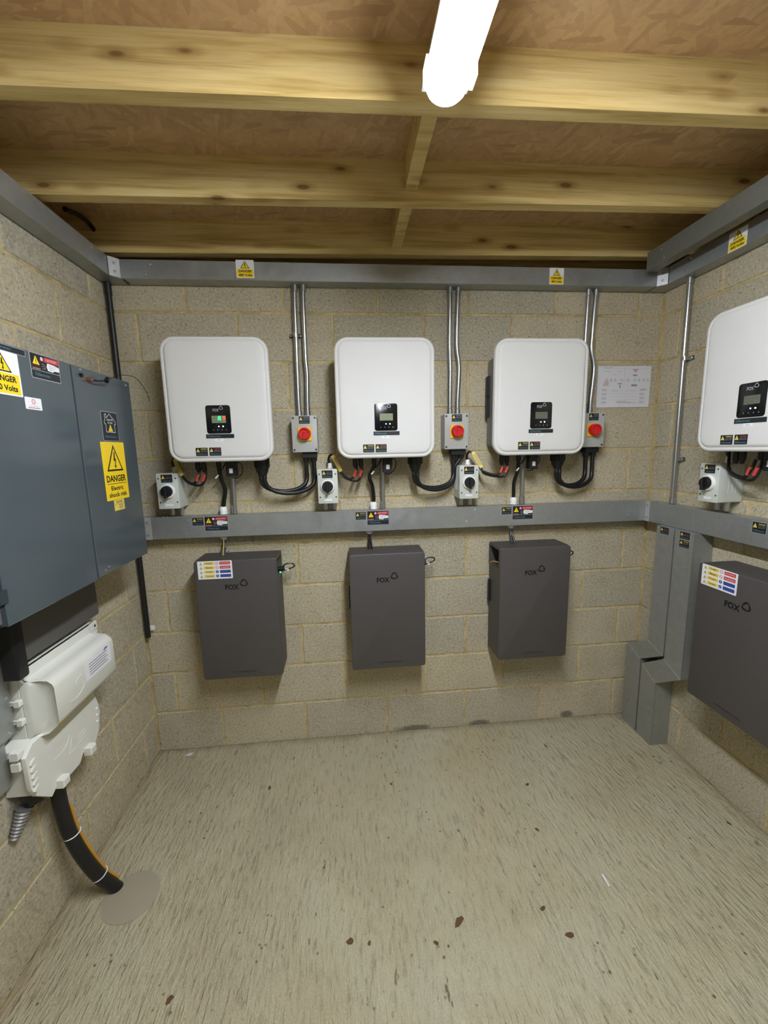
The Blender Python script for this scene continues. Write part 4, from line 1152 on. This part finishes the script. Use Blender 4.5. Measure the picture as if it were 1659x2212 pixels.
# service duct
t = thing('service_duct', 'thick black flexible duct curving from the white cut-out into the floor', 'pipe', (XL+.146, -.723, 0))
o0 = Vector((XL+.146, -.723, 0))
PP = [Vector(p)-o0 for p in ((XL+.05, -.778, .572), (XL+.052, -.778, .5), (XL+.056, -.779, .4), (XL+.068, -.776, .3), (XL+.092, -.768, .2), (XL+.122, -.752, .1), (XL+.146, -.73, .03), (XL+.158, -.718, -.006))]
mb = MB(); mb.tube(PP, .022, 'cable', 18); mb.obj('duct', t)
Q = [p+Vector((.015, .02, .003)) for p in PP[2:-1]]
mb = MB(); mb.tube(Q, .0045, 'wire_y', 8); mb.obj('yellow_cable', t)
for i in (3, 5):
    p = PP[i]; d_ = (PP[i+1]-PP[i-1]).normalized()
    mb = MB()
    a = d_.orthogonal().normalized(); b_ = d_.cross(a); 
    mb.tube([p+(a*math.cos(k*PI/8)+b_*math.sin(k*PI/8))*.0255+ (Vector((.003, .004, 0))) for k in range(17)], .0018, 'white', 6, 1)
    mb.obj('cable_tie', t)
# gland with earth braid under the left of the cut-out
t = thing('cable_gland', 'ribbed grey cable gland under the left end of the white cut-out', 'gland', (XL+.045, -.868, .574))
mb = MB(); mb.lathe((0, 0, 0), (0, 0, -1), [(0, .03), (.03, .03), (.032, .024), (.05, .024)], 'black', 16); mb.obj('collar', t)
mb = MB(); pr = [(.05, .02)]
for k in range(9): pr += [(.052+.009*k, .018-.0008*k), (.057+.009*k, .0145-.0008*k)]
mb.lathe((0, 0, 0), (-.25, -.35, -1), [(a*1.15, b*1.25) for a, b in pr], 'inv_body', 14); mb.obj('ribbed_sleeve', t)

# corner conduit (black) with a loop above the trunking
t = thing('black_conduit', 'black pipe running down the left back corner behind the cabinet', 'pipe', (-.771, -.03, .672))
mb = MB(); mb.tube([(0, 0, 0), (0, 0, .6), (0, 0, 1.2), (0, 0, 1.692)], .0125, 'black', 14, 1); mb.obj('pipe_lower', t)
mb = MB(); mb.tube([(.0, .0, 1.774), (-.004, -.0, 1.82), (-.006, -.02, 1.87), (-.006, -.08, 1.895), (-.0, -.16, 1.885), (.003, -.25, 1.86)], .0095, 'cable', 10); mb.obj('loose_cable', t)
mb = MB(); mb.cyl((0, 0, 1.64), (0, 0, 1), .0145, .05, 'black', 14); mb.obj('coupler', t)
mb = MB(); mb.box(-.02, .024, .028, .012, .03, .05, 'white'); mb.obj('pipe_clip', t, False)

# ------------------------------------------------------------------ litter on the floor
tag(MB().add([(-.02, -.006, .001), (.012, -.012, .004), (.022, .008, .006), (-.008, .012, .002)], [(0, 1, 2, 3)], 'paper').obj('paper_scrap', None, False), 'tiny white paper scrap on the floor near the left back corner', 'litter').location = (-.622, -.05, .0005)
tag(MB().add([(-.003, -.022, .001), (.003, -.02, .002), (.004, .02, .003), (-.003, .022, .001)], [(0, 1, 2, 3)], 'paper').obj('plastic_strip', None, False), 'thin white plastic strip lying on the floor at the right', 'litter').location = (1.174, -.894, .0005)
spots = [(-.152, -.32, .016, 'small brown leaf scrap below the battery with the hazard sign'), (.432, -.366, .012, 'tiny brown leaf scrap on the floor below the middle battery'),
         (1.078, -.444, .016, 'brown leaf scrap on the floor below the third battery'), (1.016, -.672, .012, 'small dark leaf scrap nearer the camera below the third battery'),
         (.599, -.966, .026, 'largest brown leaf scrap, in the middle of the floor'), (.509, -1.017, .012, 'small leaf scrap just left of the largest one'),
         (.898, -.959, .018, 'dark leaf scrap right of the largest one on the floor'), (.229, -.981, .02, 'left one of two curled leaf scraps on the floor'),
         (.291, -.994, .014, 'right one of two curled leaf scraps on the floor'), (.949, -1.042, .02, 'reddish leaf scrap nearest the camera, right of centre'),
         (-.307, -1.071, .016, 'leaf scrap nearest the camera at the lower left'), (1.831, -.737, .014, 'dark leaf scrap on the floor close to the right wall')]
for x, y, s_, lab_ in spots:
    n_ = 7; a0 = random.uniform(0, 6)
    ring = [(s_*random.uniform(.45, 1)*math.cos(a0+2*PI*k/n_), s_*.55*random.uniform(.5, 1)*math.sin(a0+2*PI*k/n_), random.uniform(.0005, .003)) for k in range(n_)]
    mb = MB(); mb.add(ring+[(p[0]*.96, p[1]*.96, p[2]+.0012) for p in ring], [tuple(range(n_-1, -1, -1)), tuple(range(n_, 2*n_))]+[(k, (k+1) % n_, n_+(k+1) % n_, n_+k) for k in range(n_)], 'leaf')
    o = tag(mb.obj('dry_leaf', None, False), lab_, 'leaf', 'leaf scraps on the floor')
    o.location = (x, y, 0); o.rotation_euler = (0, 0, random.uniform(0, 6))
